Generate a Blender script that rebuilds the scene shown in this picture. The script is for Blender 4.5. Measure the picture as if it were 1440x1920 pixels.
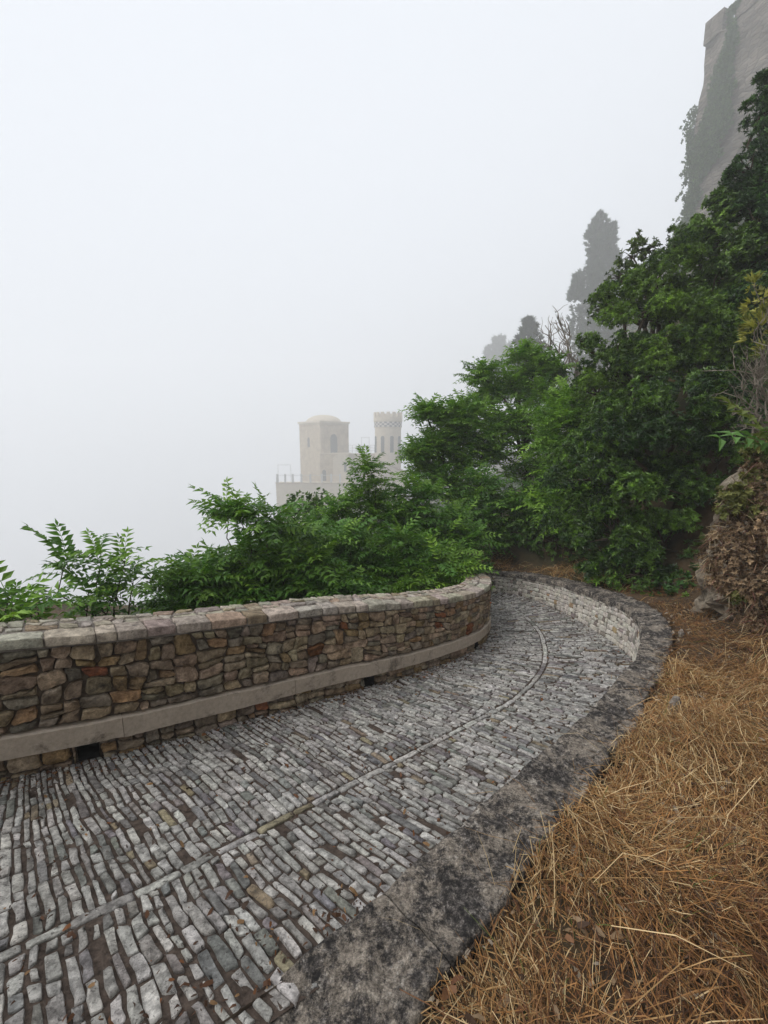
import bpy, math, random
import numpy as np

random.seed(11)
rng = np.random.default_rng(11)
scene = bpy.context.scene
for o in list(bpy.data.objects):
    bpy.data.objects.remove(o)
col = scene.collection
R = math.radians

# ------------------------------------------------------------------ camera
EYE = 1.80
cam_data = bpy.data.cameras.new('camera')
cam_data.sensor_fit = 'VERTICAL'
cam_data.sensor_height = 36.0
cam_data.lens = 15.0
cam_data.clip_start = 0.05
cam_data.clip_end = 3000
cam = bpy.data.objects.new('camera', cam_data)
cam.location = (0, 0, EYE)
cam.rotation_euler = (R(90) - math.atan(0.16), 0, 0)
col.objects.link(cam)
scene.camera = cam

# ------------------------------------------------------------------ sky, sun, exposure
SUN_EL, SUN_AZ = R(50), R(-105)
world = bpy.data.worlds.new('World')
scene.world = world
world.use_nodes = True
wn, wl = world.node_tree.nodes, world.node_tree.links
for n in list(wn):
    wn.remove(n)
w_out = wn.new('ShaderNodeOutputWorld')
w_sky = wn.new('ShaderNodeTexSky')
w_sky.sky_type = 'NISHITA'
w_sky.sun_disc = False
w_sky.sun_elevation = SUN_EL
w_sky.sun_rotation = SUN_AZ
w_b1 = wn.new('ShaderNodeBackground')
w_b1.inputs['Strength'].default_value = 0.05
wl.new(w_sky.outputs[0], w_b1.inputs['Color'])
w_b2 = wn.new('ShaderNodeBackground')          # the even white of the cloud the place stands in
w_b2.inputs['Color'].default_value = (0.90, 0.938, 1.0, 1)
w_b2.inputs['Strength'].default_value = 0.83
w_mix = wn.new('ShaderNodeMixShader')
w_mix.inputs[0].default_value = 0.93
wl.new(w_b1.outputs[0], w_mix.inputs[1])
wl.new(w_b2.outputs[0], w_mix.inputs[2])
wl.new(w_mix.outputs[0], w_out.inputs['Surface'])

sun_data = bpy.data.lights.new('sun', 'SUN')
sun_data.energy = 1.5
sun_data.angle = R(40)
sun_data.color = (1.0, 0.97, 0.92)
sun = bpy.data.objects.new('sun', sun_data)
sun.rotation_euler = (R(40), 0, R(-75))
sun.location = (-5, 5, 30)
col.objects.link(sun)

vs = scene.view_settings
vs.view_transform = 'Standard'
vs.look = 'None'
vs.exposure = 0.5
vs.gamma = 1.0
scene.cycles.max_bounces = 8
scene.cycles.diffuse_bounces = 3
scene.cycles.glossy_bounces = 2
scene.cycles.transmission_bounces = 3
scene.cycles.volume_bounces = 4
scene.cycles.transparent_max_bounces = 6

# ------------------------------------------------------------------ helpers
def mesh_np(name, V, F, mat, tint=None, smooth=False):
    """V (n,3), F list of index tuples or an int array (m,k); tint (n,3) vertex colours."""
    me = bpy.data.meshes.new(name)
    V = np.asarray(V, np.float32)
    me.vertices.add(len(V))
    me.vertices.foreach_set('co', V.ravel())
    if isinstance(F, np.ndarray):
        tot = np.full(len(F), F.shape[1], np.int32)
        idx = F.ravel().astype(np.int32)
    else:
        tot = np.array([len(f) for f in F], np.int32)
        idx = np.array([i for f in F for i in f], np.int32)
    me.loops.add(len(idx))
    me.loops.foreach_set('vertex_index', idx)
    me.polygons.add(len(tot))
    st = np.zeros(len(tot), np.int32)
    st[1:] = np.cumsum(tot)[:-1]
    me.polygons.foreach_set('loop_start', st)
    me.polygons.foreach_set('loop_total', tot)
    me.polygons.foreach_set('use_smooth', np.full(len(tot), bool(smooth)))
    if tint is not None:
        a = me.attributes.new('tint', 'FLOAT_COLOR', 'POINT')
        c = np.ones((len(V), 4), np.float32)
        c[:, :3] = tint
        a.data.foreach_set('color', c.ravel())
    me.materials.append(mat)
    me.update(calc_edges=True)
    return me

def link(name, me, parent=None, loc=(0, 0, 0)):
    o = bpy.data.objects.new(name, me)
    col.objects.link(o)
    if parent is not None:
        o.parent = parent
    o.location = loc
    return o

def wpos(o):
    p = np.zeros(3)
    while o is not None:
        p = p + np.array(o.location)
        o = o.parent
    return p

def part(name, V, F, mat, parent=None, tint=None, smooth=False, origin=None):
    """A mesh object whose origin is its own centre (or the given point), V in world coordinates."""
    V = np.asarray(V, float)
    c = V.mean(0) if origin is None else np.asarray(origin, float)
    me = mesh_np(name, V - c, F, mat, tint, smooth)
    base = wpos(parent) if parent is not None else np.zeros(3)
    return link(name, me, parent, tuple(c - base))

def thing(name, label, cat, loc=(0, 0, 0), group=None):
    o = bpy.data.objects.new(name, None)
    col.objects.link(o)
    o.location = loc
    o.empty_display_size = 0.2
    o['label'] = label
    o['category'] = cat
    if group:
        o['group'] = group
    return o

def tag(o, label, cat, group=None):
    o['label'] = label
    o['category'] = cat
    if group:
        o['group'] = group
    return o

def catmull(pts, step=0.05):
    """Dense polyline through the points, resampled to an even step."""
    p = np.asarray(pts, float)
    p = np.vstack([2 * p[0] - p[1], p, 2 * p[-1] - p[-2]])
    out = []
    for i in range(1, len(p) - 2):
        t = np.linspace(0, 1, 40, endpoint=False)[:, None]
        a, b, c, d = p[i - 1], p[i], p[i + 1], p[i + 2]
        out.append(0.5 * (2 * b + (c - a) * t + (2 * a - 5 * b + 4 * c - d) * t ** 2 + (3 * b - a - 3 * c + d) * t ** 3))
    q = np.vstack(out + [p[-2:-1]])
    L = np.concatenate([[0], np.cumsum(np.linalg.norm(np.diff(q, axis=0), axis=1))])
    s = np.arange(0, L[-1], step)
    return np.stack([np.interp(s, L, q[:, k]) for k in range(q.shape[1])], 1)

def smooth_line(q, n):
    k = np.ones(2 * n + 1) / (2 * n + 1)
    pad = np.vstack([2 * q[0] - q[n:0:-1], q, 2 * q[-1] - q[-2:-n - 2:-1]])
    return np.stack([np.convolve(pad[:, i], k, 'valid') for i in range(q.shape[1])], 1)

class Line:
    """A plan curve with arc length, sampled as position and left-hand normal."""
    def __init__(self, q):
        self.q = q
        self.s = np.concatenate([[0], np.cumsum(np.linalg.norm(np.diff(q[:, :2], axis=0), axis=1))])
        t = np.gradient(q[:, :2], axis=0)
        t /= np.linalg.norm(t, axis=1)[:, None]
        self.t = smooth_line(t, 2)
        self.len = self.s[-1]
    def at(self, s):
        s = np.asarray(s, float)
        p = np.stack([np.interp(s, self.s, self.q[:, k]) for k in range(2)], -1)
        t = np.stack([np.interp(s, self.s, self.t[:, k]) for k in range(2)], -1)
        t = t / np.linalg.norm(t, axis=-1)[..., None]
        n = np.stack([-t[..., 1], t[..., 0]], -1)
        return p, t, n

def value_noise(x, y, seed=0):
    """Smooth 2-D noise in -1..1 for arrays."""
    x = np.asarray(x, float); y = np.asarray(y, float)
    xi = np.floor(x).astype(np.int64); yi = np.floor(y).astype(np.int64)
    xf = x - xi; yf = y - yi
    def h(a, b):
        v = np.sin(a * 127.1 + b * 311.7 + seed * 74.7) * 43758.5453
        return (v - np.floor(v)) * 2 - 1
    u = xf * xf * (3 - 2 * xf); v = yf * yf * (3 - 2 * yf)
    return (h(xi, yi) * (1 - u) + h(xi + 1, yi) * u) * (1 - v) + (h(xi, yi + 1) * (1 - u) + h(xi + 1, yi + 1) * u) * v

def sstep(a, b, x):
    t = np.clip((np.asarray(x, float) - a) / (b - a), 0, 1)
    return t * t * (3 - 2 * t)

def unit(v):
    v = np.asarray(v, float)
    return v / np.maximum(np.linalg.norm(v, axis=-1, keepdims=True), 1e-9)

def tube(path, radii, sides=6):
    """Tapered tube along a 3-D polyline: vertices and quads."""
    path = np.asarray(path, float); n = len(path)
    t = unit(np.gradient(path, axis=0))
    ref = np.tile([0.31, 0.17, 0.94], (n, 1))
    ref[np.abs((t * ref).sum(1)) > 0.92] = [1, 0.1, 0]
    a = unit(np.cross(t, ref)); b = np.cross(t, a)
    ang = np.linspace(0, 2 * np.pi, sides, endpoint=False)
    r = np.asarray(radii, float)[:, None, None]
    V = path[:, None] + r * (np.cos(ang)[None, :, None] * a[:, None] + np.sin(ang)[None, :, None] * b[:, None])
    F = []
    for i in range(n - 1):
        for k in range(sides):
            k2 = (k + 1) % sides
            F.append((i * sides + k, i * sides + k2, (i + 1) * sides + k2, (i + 1) * sides + k))
    F.append(tuple(range(sides))[::-1])
    F.append(tuple((n - 1) * sides + k for k in range(sides)))
    return V.reshape(-1, 3), F

class Bag:
    """Collects pieces of geometry that belong to one part."""
    def __init__(self):
        self.V, self.F, self.T, self.n = [], [], [], 0
    def add(self, V, F, tint=None):
        V = np.asarray(V, float)
        self.V.append(V)
        self.F += [tuple(i + self.n for i in f) for f in F]
        self.T.append(np.tile((1, 1, 1) if tint is None else tint, (len(V), 1)))
        self.n += len(V)
    def box(self, lo, hi, tint=None):
        x0, y0, z0 = lo; x1, y1, z1 = hi
        V = [(x0, y0, z0), (x1, y0, z0), (x1, y1, z0), (x0, y1, z0), (x0, y0, z1), (x1, y0, z1), (x1, y1, z1), (x0, y1, z1)]
        F = [(3, 2, 1, 0), (4, 5, 6, 7), (0, 1, 5, 4), (1, 2, 6, 5), (2, 3, 7, 6), (3, 0, 4, 7)]
        self.add(V, F, tint)
    def make(self, name, mat, parent=None, smooth=False, origin=None, xf=None):
        V = np.vstack(self.V)
        if xf is not None:
            V = xf(V)
        return part(name, V, self.F, mat, parent, np.vstack(self.T), smooth, origin)

# ------------------------------------------------------------------ materials
def new_mat(name):
    m = bpy.data.materials.new(name)
    m.use_nodes = True
    nt = m.node_tree
    b = nt.nodes['Principled BSDF']
    return m, nt.nodes, nt.links, b

def noise(N, L, scale, detail=6, rough=0.6, coord=None, dist=0.0):
    t = N.new('ShaderNodeTexNoise')
    t.inputs['Scale'].default_value = scale
    t.inputs['Detail'].default_value = detail
    t.inputs['Roughness'].default_value = rough
    t.inputs['Distortion'].default_value = dist
    if coord is not None:
        L.new(coord, t.inputs['Vector'])
    return t.outputs['Fac']

def ramp(N, L, fac, stops):
    r = N.new('ShaderNodeValToRGB')
    e = r.color_ramp.elements
    while len(e) < len(stops):
        e.new(0.5)
    for k, (p, c) in enumerate(stops):
        e[k].position = p
        e[k].color = (*c, 1) if len(c) == 3 else c
    L.new(fac, r.inputs[0])
    return r.outputs[0]

def mixc(N, L, fac, a, b, mode='MIX'):
    m = N.new('ShaderNodeMix')
    m.data_type = 'RGBA'
    m.blend_type = mode
    for key, v in ((0, fac), (6, a), (7, b)):
        if hasattr(v, 'is_linked'):
            L.new(v, m.inputs[key])
        elif key == 0:
            m.inputs[0].default_value = v
        else:
            m.inputs[key].default_value = (*v, 1)
    return m.outputs[2]

def bump(N, L, b, height, strength=0.5, dist=0.01):
    n = N.new('ShaderNodeBump')
    n.inputs['Strength'].default_value = strength
    n.inputs['Distance'].default_value = dist
    L.new(height, n.inputs['Height'])
    L.new(n.outputs[0], b.inputs['Normal'])

def wcoord(N):
    return N.new('ShaderNodeNewGeometry').outputs['Position']

def tint_node(N):
    a = N.new('ShaderNodeAttribute')
    a.attribute_name = 'tint'
    return a.outputs['Color']

def rock_mat(name, dark, light, scale, speck=None, rough=0.9, bstr=0.8, bdist=0.01, lo=0.35, hi=0.68):
    """Tinted stone: vertex tint times a two-tone grain, with optional dark lichen blotches."""
    m, N, L, b = new_mat(name)
    p = wcoord(N)
    n1 = noise(N, L, scale, 8, 0.65, p)
    n2 = noise(N, L, scale * 5.3, 6, 0.7, p)
    g = ramp(N, L, n1, [(lo, dark), (hi, light)])
    c = mixc(N, L, 1.0, tint_node(N), g, 'MULTIPLY')
    fine = ramp(N, L, n2, [(0.3, (0.62, 0.62, 0.62)), (0.7, (1.18, 1.18, 1.18))])
    c = mixc(N, L, 1.0, c, fine, 'MULTIPLY')
    if speck:
        s_scale, s_lo, s_hi, s_col = speck
        n3 = noise(N, L, s_scale, 9, 0.72, p, 0.4)
        f = ramp(N, L, n3, [(s_lo, (0, 0, 0)), (s_hi, (1, 1, 1))])
        c = mixc(N, L, f, c, s_col)
    L.new(c, b.inputs['Base Color'])
    b.inputs['Roughness'].default_value = rough
    b.inputs['Specular IOR Level'].default_value = 0.25
    hsum = N.new('ShaderNodeMath'); hsum.operation = 'ADD'
    L.new(n1, hsum.inputs[0]); L.new(n2, hsum.inputs[1])
    bump(N, L, b, hsum.outputs[0], bstr, bdist)
    return m

def plain_mat(name, c0, c1, scale, rough=0.9, bstr=0.4, bdist=0.01, detail=7):
    m, N, L, b = new_mat(name)
    n1 = noise(N, L, scale, detail, 0.65, wcoord(N))
    L.new(ramp(N, L, n1, [(0.32, c0), (0.68, c1)]), b.inputs['Base Color'])
    b.inputs['Roughness'].default_value = rough
    b.inputs['Specular IOR Level'].default_value = 0.2
    bump(N, L, b, n1, bstr, bdist)
    return m

def leaf_mat(name, rough=0.45, trans=0.25, spec=0.35):
    m, N, L, b = new_mat(name)
    t = tint_node(N)
    L.new(t, b.inputs['Base Color'])
    b.inputs['Roughness'].default_value = rough
    b.inputs['Specular IOR Level'].default_value = spec
    tr = N.new('ShaderNodeBsdfTranslucent')
    tc = mixc(N, L, 1.0, t, (1.25, 1.35, 0.6), 'MULTIPLY')
    L.new(tc, tr.inputs['Color'])
    mx = N.new('ShaderNodeMixShader')
    mx.inputs[0].default_value = trans
    L.new(b.outputs[0], mx.inputs[1]); L.new(tr.outputs[0], mx.inputs[2])
    L.new(mx.outputs[0], N['Material Output'].inputs['Surface'])
    return m

M = {}
M['wall_stone'] = rock_mat('rubble_stone', (0.5, 0.46, 0.42), (1.35, 1.32, 1.25), 13, (5.0, 0.56, 0.70, (0.05, 0.042, 0.036)), bdist=0.03, lo=0.38, hi=0.64)
M['cap_stone'] = rock_mat('coping_stone', (0.6, 0.58, 0.56), (1.25, 1.23, 1.18), 16, (14.0, 0.58, 0.68, (0.10, 0.09, 0.08)), bdist=0.02, lo=0.38, hi=0.64)
M['mortar'] = plain_mat('dark_mortar', (0.055, 0.042, 0.032), (0.21, 0.165, 0.125), 14, bdist=0.02, bstr=0.8)
M['cap_mortar'] = plain_mat('pale_mortar', (0.12, 0.10, 0.085), (0.30, 0.27, 0.24), 16, bdist=0.012, bstr=0.7)
M['path_stone'] = rock_mat('path_stone', (0.5, 0.49, 0.475), (1.28, 1.265, 1.23), 24, (50.0, 0.56, 0.64, (0.085, 0.077, 0.072)), rough=0.8, bdist=0.014, lo=0.38, hi=0.62)
M['path_bed'] = plain_mat('path_bed', (0.025, 0.018, 0.014), (0.12, 0.09, 0.072), 26, bdist=0.02, bstr=0.9)
M['white_stone'] = rock_mat('pale_rubble', (0.74, 0.72, 0.69), (1.12, 1.1, 1.08), 10, (4.6, 0.60, 0.68, (0.075, 0.07, 0.065)), bdist=0.01)
M['bark'] = plain_mat('bark', (0.028, 0.02, 0.014), (0.11, 0.085, 0.06), 18)
M['twig'] = plain_mat('dead_wood', (0.13, 0.11, 0.09), (0.30, 0.26, 0.21), 25)
M['leaf'] = leaf_mat('broad_leaf')
M['gloss_leaf'] = leaf_mat('glossy_leaf', 0.34, 0.10, 0.5)
M['needle'] = leaf_mat('needle_leaf', 0.7, 0.1, 0.15)
M['dry'] = leaf_mat('dry_straw', 0.6, 0.2, 0.25)
# ------------------------------------------------------------------ where the plants grow (metres; clumps are x, y, z, radius)
EVERGREENS = [('glossy dark evergreen tree crowding the bend of the white wall', (1250, 1100, 6.1), [(3.57, 6.3, 1.89, 0.74), (4.42, 6.5, 2.13, 0.72), (3.17, 6.5, 1.25, 0.65), (3.77, 6.0, 1.15, 0.72), (4.8, 6.4, 1.26, 0.64), (3.41, 6.2, 0.41, 0.59), (3.98, 5.9, 0.32, 0.57), (3.25, 6.9, 0.43, 0.53), (4.69, 6.2, 0.33, 0.48), (3.54, 5.8, -0.04, 0.34), (4.08, 5.7, -0.16, 0.33), (3.26, 6.3, -0.12, 0.33)], 0.0), ('tall glossy evergreen tree rising above the pale conifer silhouette', (1200, 900, 8.0), [(4.44, 8.0, 3.96, 0.66), (4.02, 7.8, 3.2, 0.61), (4.94, 8.2, 4.52, 0.58), (5.06, 7.8, 3.56, 0.74), (4.49, 7.6, 2.9, 0.64), (3.88, 8.0, 2.68, 0.53), (5.23, 7.6, 2.82, 0.64), (4.05, 7.7, 2.19, 0.52), (5.36, 8.6, 5.25, 0.45), (4.2, 8.4, 4.31, 0.39), (3.71, 8.2, 3.56, 0.24)], 0.08), ('rounded evergreen tree below the ivy-covered castle corner', (1330, 800, 9.0), [(6.46, 9.2, 6.12, 0.47), (6.13, 9.0, 5.41, 0.57), (6.57, 8.8, 5.24, 0.61), (6.09, 8.5, 4.38, 0.7), (6.6, 8.3, 4.14, 0.68), (6.17, 8.2, 3.46, 0.69), (6.55, 8.0, 3.05, 0.58), (6.01, 9.0, 4.63, 0.47)], 0.12), ('dark evergreen tree leaning in at the edge below the castle wall', (1460, 700, 8.2), [(7.15, 9.2, 7.98, 0.36), (7.25, 9.0, 7.4, 0.42), (6.77, 8.8, 6.75, 0.42), (7.08, 8.6, 6.42, 0.58), (6.8, 8.5, 5.75, 0.58), (7.18, 8.3, 5.22, 0.67), (6.81, 8.8, 6.12, 0.4), (6.75, 8.0, 4.32, 0.75), (7.05, 7.8, 3.56, 0.74), (7.32, 9.4, 8.7, 0.2), (7.85, 9.0, 7.09, 0.7)], 0.05), ('dark evergreen thicket in shade behind the rock outcrop', (1390, 1060, 6.6), [(5.45, 6.9, 1.82, 0.6), (5.84, 6.8, 2.06, 0.58), (5.48, 6.5, 1.01, 0.57), (5.13, 6.6, 0.49, 0.5), (5.59, 6.4, 0.19, 0.49), (5.85, 6.5, 1.25, 0.57), (5.7, 7.2, 2.42, 0.44)], -0.06)]
LOOSE_TREE = ('loose thin-branched tree with small leaves against the fog', (5.96, 9.6, 2.63), [(5.26, 9.8, 5.73, 0.29), (5.59, 9.8, 5.84, 0.25), (5.02, 9.8, 5.31, 0.27), (5.43, 9.6, 5.14, 0.36), (4.78, 9.7, 4.85, 0.2), (5.79, 9.6, 5.45, 0.31), (4.68, 9.8, 4.56, 0.23), (5.13, 9.6, 4.66, 0.34), (5.4, 9.9, 6.09, 0.16), (4.53, 9.9, 4.86, 0.14)])
PINNATE_TREES = [('spreading feather-leaved tree with a low bough reaching toward the round tower', (2.17, 10.6, -0.58), [(1.02, 10.4, 2.46, 0.22), (1.53, 10.6, 2.3, 0.38), (1.96, 10.6, 2.05, 0.53), (1.23, 10.2, 1.76, 0.19), (0.77, 10.0, 1.56, 0.13), (1.82, 10.4, 1.15, 0.57), (2.47, 10.8, 1.66, 0.57), (1.32, 10.0, 0.79, 0.48), (2.02, 10.0, 0.41, 0.54), (1.87, 10.8, 2.51, 0.38), (1.67, 10.4, 1.66, 0.42), (1.02, 10.2, 1.16, 0.37)], 26, 0.4, 0.3), ('tall feather-leaved tree with a yellowish crown before the small conifer', (3.89, 11.5, -0.63), [(2.68, 12.0, 3.57, 0.34), (2.84, 12.0, 3.03, 0.45), (3.49, 12.0, 3.24, 0.52), (4.04, 12.0, 3.66, 0.54), (3.87, 12.2, 4.11, 0.32), (4.16, 11.6, 2.91, 0.55), (3.21, 11.4, 2.35, 0.65), (3.86, 11.2, 2.06, 0.64), (2.94, 11.0, 1.38, 0.58), (3.64, 10.8, 0.99, 0.63), (4.22, 11.0, 1.65, 0.52), (2.55, 11.6, 2.57, 0.46), (2.89, 11.2, 2.06, 0.49), (4.55, 12.0, 3.66, 0.32)], 24, 0.42, 0.35), ('bright green feather-leaved tree beside the glossy evergreens', (3.65, 8.4, -0.09), [(3.59, 8.6, 2.13, 0.38), (3.3, 8.6, 1.67, 0.34), (3.71, 8.2, 1.57, 0.36), (3.39, 8.2, 1.06, 0.44), (3.72, 7.9, 0.98, 0.32), (3.23, 8.1, 0.56, 0.37), (3.52, 7.8, 0.4, 0.35), (3.89, 9.0, 2.6, 0.3), (4.02, 8.4, 2.08, 0.28), (3.47, 9.0, 2.33, 0.23)], 22, 0.36, 0.45), ('dark green feather-leaved tree behind the end of the parapet', (2.48, 9.2, -0.39), [(2.1, 9.3, 0.85, 0.4), (2.62, 9.2, 0.4, 0.44), (3.04, 9.0, -0.1, 0.39), (1.94, 9.0, 0.14, 0.41), (2.39, 8.9, -0.25, 0.35), (1.42, 8.6, 0.2, 0.37), (3.25, 9.2, 0.52, 0.36), (1.47, 8.2, -0.21, 0.32)], 22, 0.38, 0.05)]
PINNATE_SHRUBS = [('low leafy sapling at the far end of the parapet, cut by the picture edge', (-3.73, 3.9, -0.82), [(-3.33, 3.6, 0.4, 0.06), (-3.16, 3.7, 0.29, 0.05), (-3.5, 3.6, 0.38, 0.08), (-3.24, 3.6, 0.18, 0.06)], 4, 0.4, 0.15), ('airy sapling alone above the parapet with fog behind it', (-3.14, 4.3, -1.09), [(-3.25, 4.2, 0.59, 0.06), (-2.87, 4.2, 0.62, 0.06), (-2.63, 4.2, 0.62, 0.06), (-3.04, 4.2, 0.28, 0.07), (-2.77, 4.2, 0.31, 0.07), (-2.99, 4.2, 0.05, 0.06), (-2.57, 4.2, 0.4, 0.05)], 4, 0.4, 0.18), ('small bushy sapling hugging the parapet beside the airy one', (-2.13, 4.9, -1.28), [(-2.3, 4.7, 0.13, 0.17), (-2.04, 4.9, 0.21, 0.19), (-2.03, 4.7, -0.05, 0.19), (-2.36, 4.6, -0.14, 0.11), (-1.8, 4.9, -0.05, 0.19), (-1.82, 5.1, 0.22, 0.17)], 12, 0.36, 0.1), ('tall dark-stemmed sapling with arching leaves standing over the parapet', (-1.55, 5.2, -1.31), [(-1.78, 5.2, 0.88, 0.17), (-1.45, 5.2, 0.84, 0.18), (-1.15, 5.3, 0.62, 0.18), (-1.6, 5.2, 0.46, 0.2), (-0.89, 5.3, 0.3, 0.2), (-1.28, 5.2, 0.19, 0.21), (-1.72, 5.1, 0.15, 0.17), (-0.8, 5.1, -0.03, 0.18), (-1.05, 5.0, -0.13, 0.14), (-1.44, 5.0, -0.17, 0.14), (-1.95, 5.3, 0.96, 0.06)], 9, 0.38, 0.16), ('slender sapling whose pointed top stands before the castle roof', (-0.25, 7.6, -1.34), [(-0.28, 7.6, 1.42, 0.06), (-0.29, 7.6, 1.07, 0.15), (-0.46, 7.6, 0.78, 0.18), (-0.08, 7.6, 0.75, 0.18), (-0.77, 7.6, 0.58, 0.2), (-0.29, 7.5, 0.4, 0.28), (0.14, 7.5, 0.45, 0.21), (-0.99, 7.4, 0.42, 0.21), (-0.51, 7.3, 0.11, 0.27)], 11, 0.34, 0.25), ('leafy sapling in the middle of the thicket behind the parapet', (-0.17, 6.4, -1.02), [(-0.59, 6.6, 0.28, 0.29), (-0.17, 6.5, 0.09, 0.3), (0.25, 6.6, 0.24, 0.27), (-0.83, 6.4, 0.02, 0.25), (-0.32, 6.2, -0.26, 0.26), (0.16, 6.2, -0.17, 0.25), (0.58, 6.4, -0.06, 0.24)], 12, 0.38, 0.05), ('bright-leaved sapling low behind the curved end of the parapet', (0.55, 6.0, -0.68), [(0.62, 6.0, -0.26, 0.23), (0.31, 5.9, -0.31, 0.17), (0.95, 6.1, -0.25, 0.19), (1.09, 6.5, 0.02, 0.23), (0.74, 6.4, 0.04, 0.24), (0.0, 5.8, -0.31, 0.17), (1.2, 6.4, -0.13, 0.17)], 10, 0.34, 0.4), ('pale-stemmed sapling between the thicket and the curved parapet end', (1.26, 7.4, -0.95), [(0.68, 7.6, 0.47, 0.31), (1.05, 7.5, 0.19, 0.31), (1.44, 7.5, 0.05, 0.28), (0.79, 7.8, 0.79, 0.28), (0.4, 7.8, 0.49, 0.27), (0.5, 8.0, 0.97, 0.26)], 12, 0.38, 0.1), ('dense dark sapling deep in the thicket behind the tall dark-stemmed one', (-1.7, 6.4, -1.29), [(-1.95, 6.3, 0.0, 0.23), (-1.59, 6.5, 0.07, 0.27), (-2.11, 6.0, -0.3, 0.2), (-1.61, 6.2, -0.32, 0.26), (-1.24, 6.4, -0.16, 0.27), (-2.2, 5.6, -0.28, 0.16), (-1.23, 5.9, -0.39, 0.21)], 16, 0.42, 0.0), ('dense dark sapling deep in the thicket below the round bush', (-0.74, 7.0, -1.39), [(-1.2, 7.2, 0.05, 0.3), (-0.72, 7.0, -0.14, 0.31), (-1.06, 6.8, -0.37, 0.28), (-0.62, 6.8, -0.5, 0.29), (-0.18, 7.0, -0.33, 0.29), (-1.44, 7.0, -0.14, 0.23), (-0.25, 6.4, -0.55, 0.21)], 16, 0.42, 0.0), ('dense dark sapling deep in the thicket beside the pale-stemmed one', (0.74, 8.0, -1.51), [(0.31, 8.0, -0.13, 0.35), (0.83, 8.1, -0.1, 0.35), (0.5, 7.8, -0.55, 0.33), (1.11, 7.8, -0.55, 0.33), (0.19, 7.4, -0.64, 0.28), (0.77, 7.4, -0.79, 0.26), (1.56, 8.0, -0.72, 0.3)], 16, 0.42, 0.0), ('young feather-leaved sapling filling the gap left of the tall one', (-2.65, 5.8, -1.42), [(-2.55, 5.6, -0.07, 0.17), (-2.26, 5.5, -0.17, 0.17), (-2.57, 5.3, -0.28, 0.14), (-2.19, 5.8, -0.15, 0.18), (-2.44, 5.8, 0.05, 0.13)], 12, 0.4, 0.05), ('drooping sapling over the middle of the parapet', (-0.58, 5.4, -1.2), [(-0.56, 5.4, 0.05, 0.18), (-0.76, 5.3, -0.18, 0.14), (-0.38, 5.3, -0.18, 0.14), (-0.94, 5.6, 0.02, 0.16), (-1.21, 5.9, 0.4, 0.22), (-0.84, 6.0, 0.46, 0.22)], 9, 0.34, 0.1)]
ROUND_SHRUB = [('rounded small-leaved bush below the castle terrace', (-1.45, 8.6, -0.93), [(-1.74, 8.6, 0.53, 0.3), (-1.32, 8.7, 0.56, 0.31), (-1.86, 8.4, 0.39, 0.26), (-1.39, 8.4, 0.35, 0.36), (-0.91, 8.5, 0.49, 0.3), (-1.98, 8.2, 0.22, 0.23)]), ('small-leaved bush below the slender sapling', (-0.22, 8.4, -0.87), [(-0.85, 8.4, 0.19, 0.36), (-0.32, 8.4, 0.13, 0.39), (0.22, 8.5, 0.17, 0.37), (0.65, 8.5, 0.17, 0.32), (0.0, 8.8, 0.39, 0.33)]), ('low weedy bush under the evergreens above the white wall', (3.1, 8.6, -0.59), [(2.36, 8.8, -0.06, 0.29), (2.78, 8.7, -0.1, 0.36), (3.17, 8.4, -0.09, 0.34), (3.49, 8.0, -0.21, 0.31), (3.72, 7.6, -0.31, 0.25), (3.45, 8.6, 0.15, 0.31)]), ('low green bush at the foot of the rock outcrop', (3.89, 5.3, -0.24), [(3.66, 5.4, -0.1, 0.15), (3.87, 5.3, -0.03, 0.18), (3.99, 5.2, 0.08, 0.16), (3.87, 5.1, -0.1, 0.11), (3.5, 5.6, -0.13, 0.16), (3.37, 5.9, -0.11, 0.17)])]
SPRIG = [(3.29, 3.7, 1.81), (3.0, 3.6, 1.94), (2.9, 3.6, 2.05), (2.91, 3.6, 1.83)]
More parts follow.
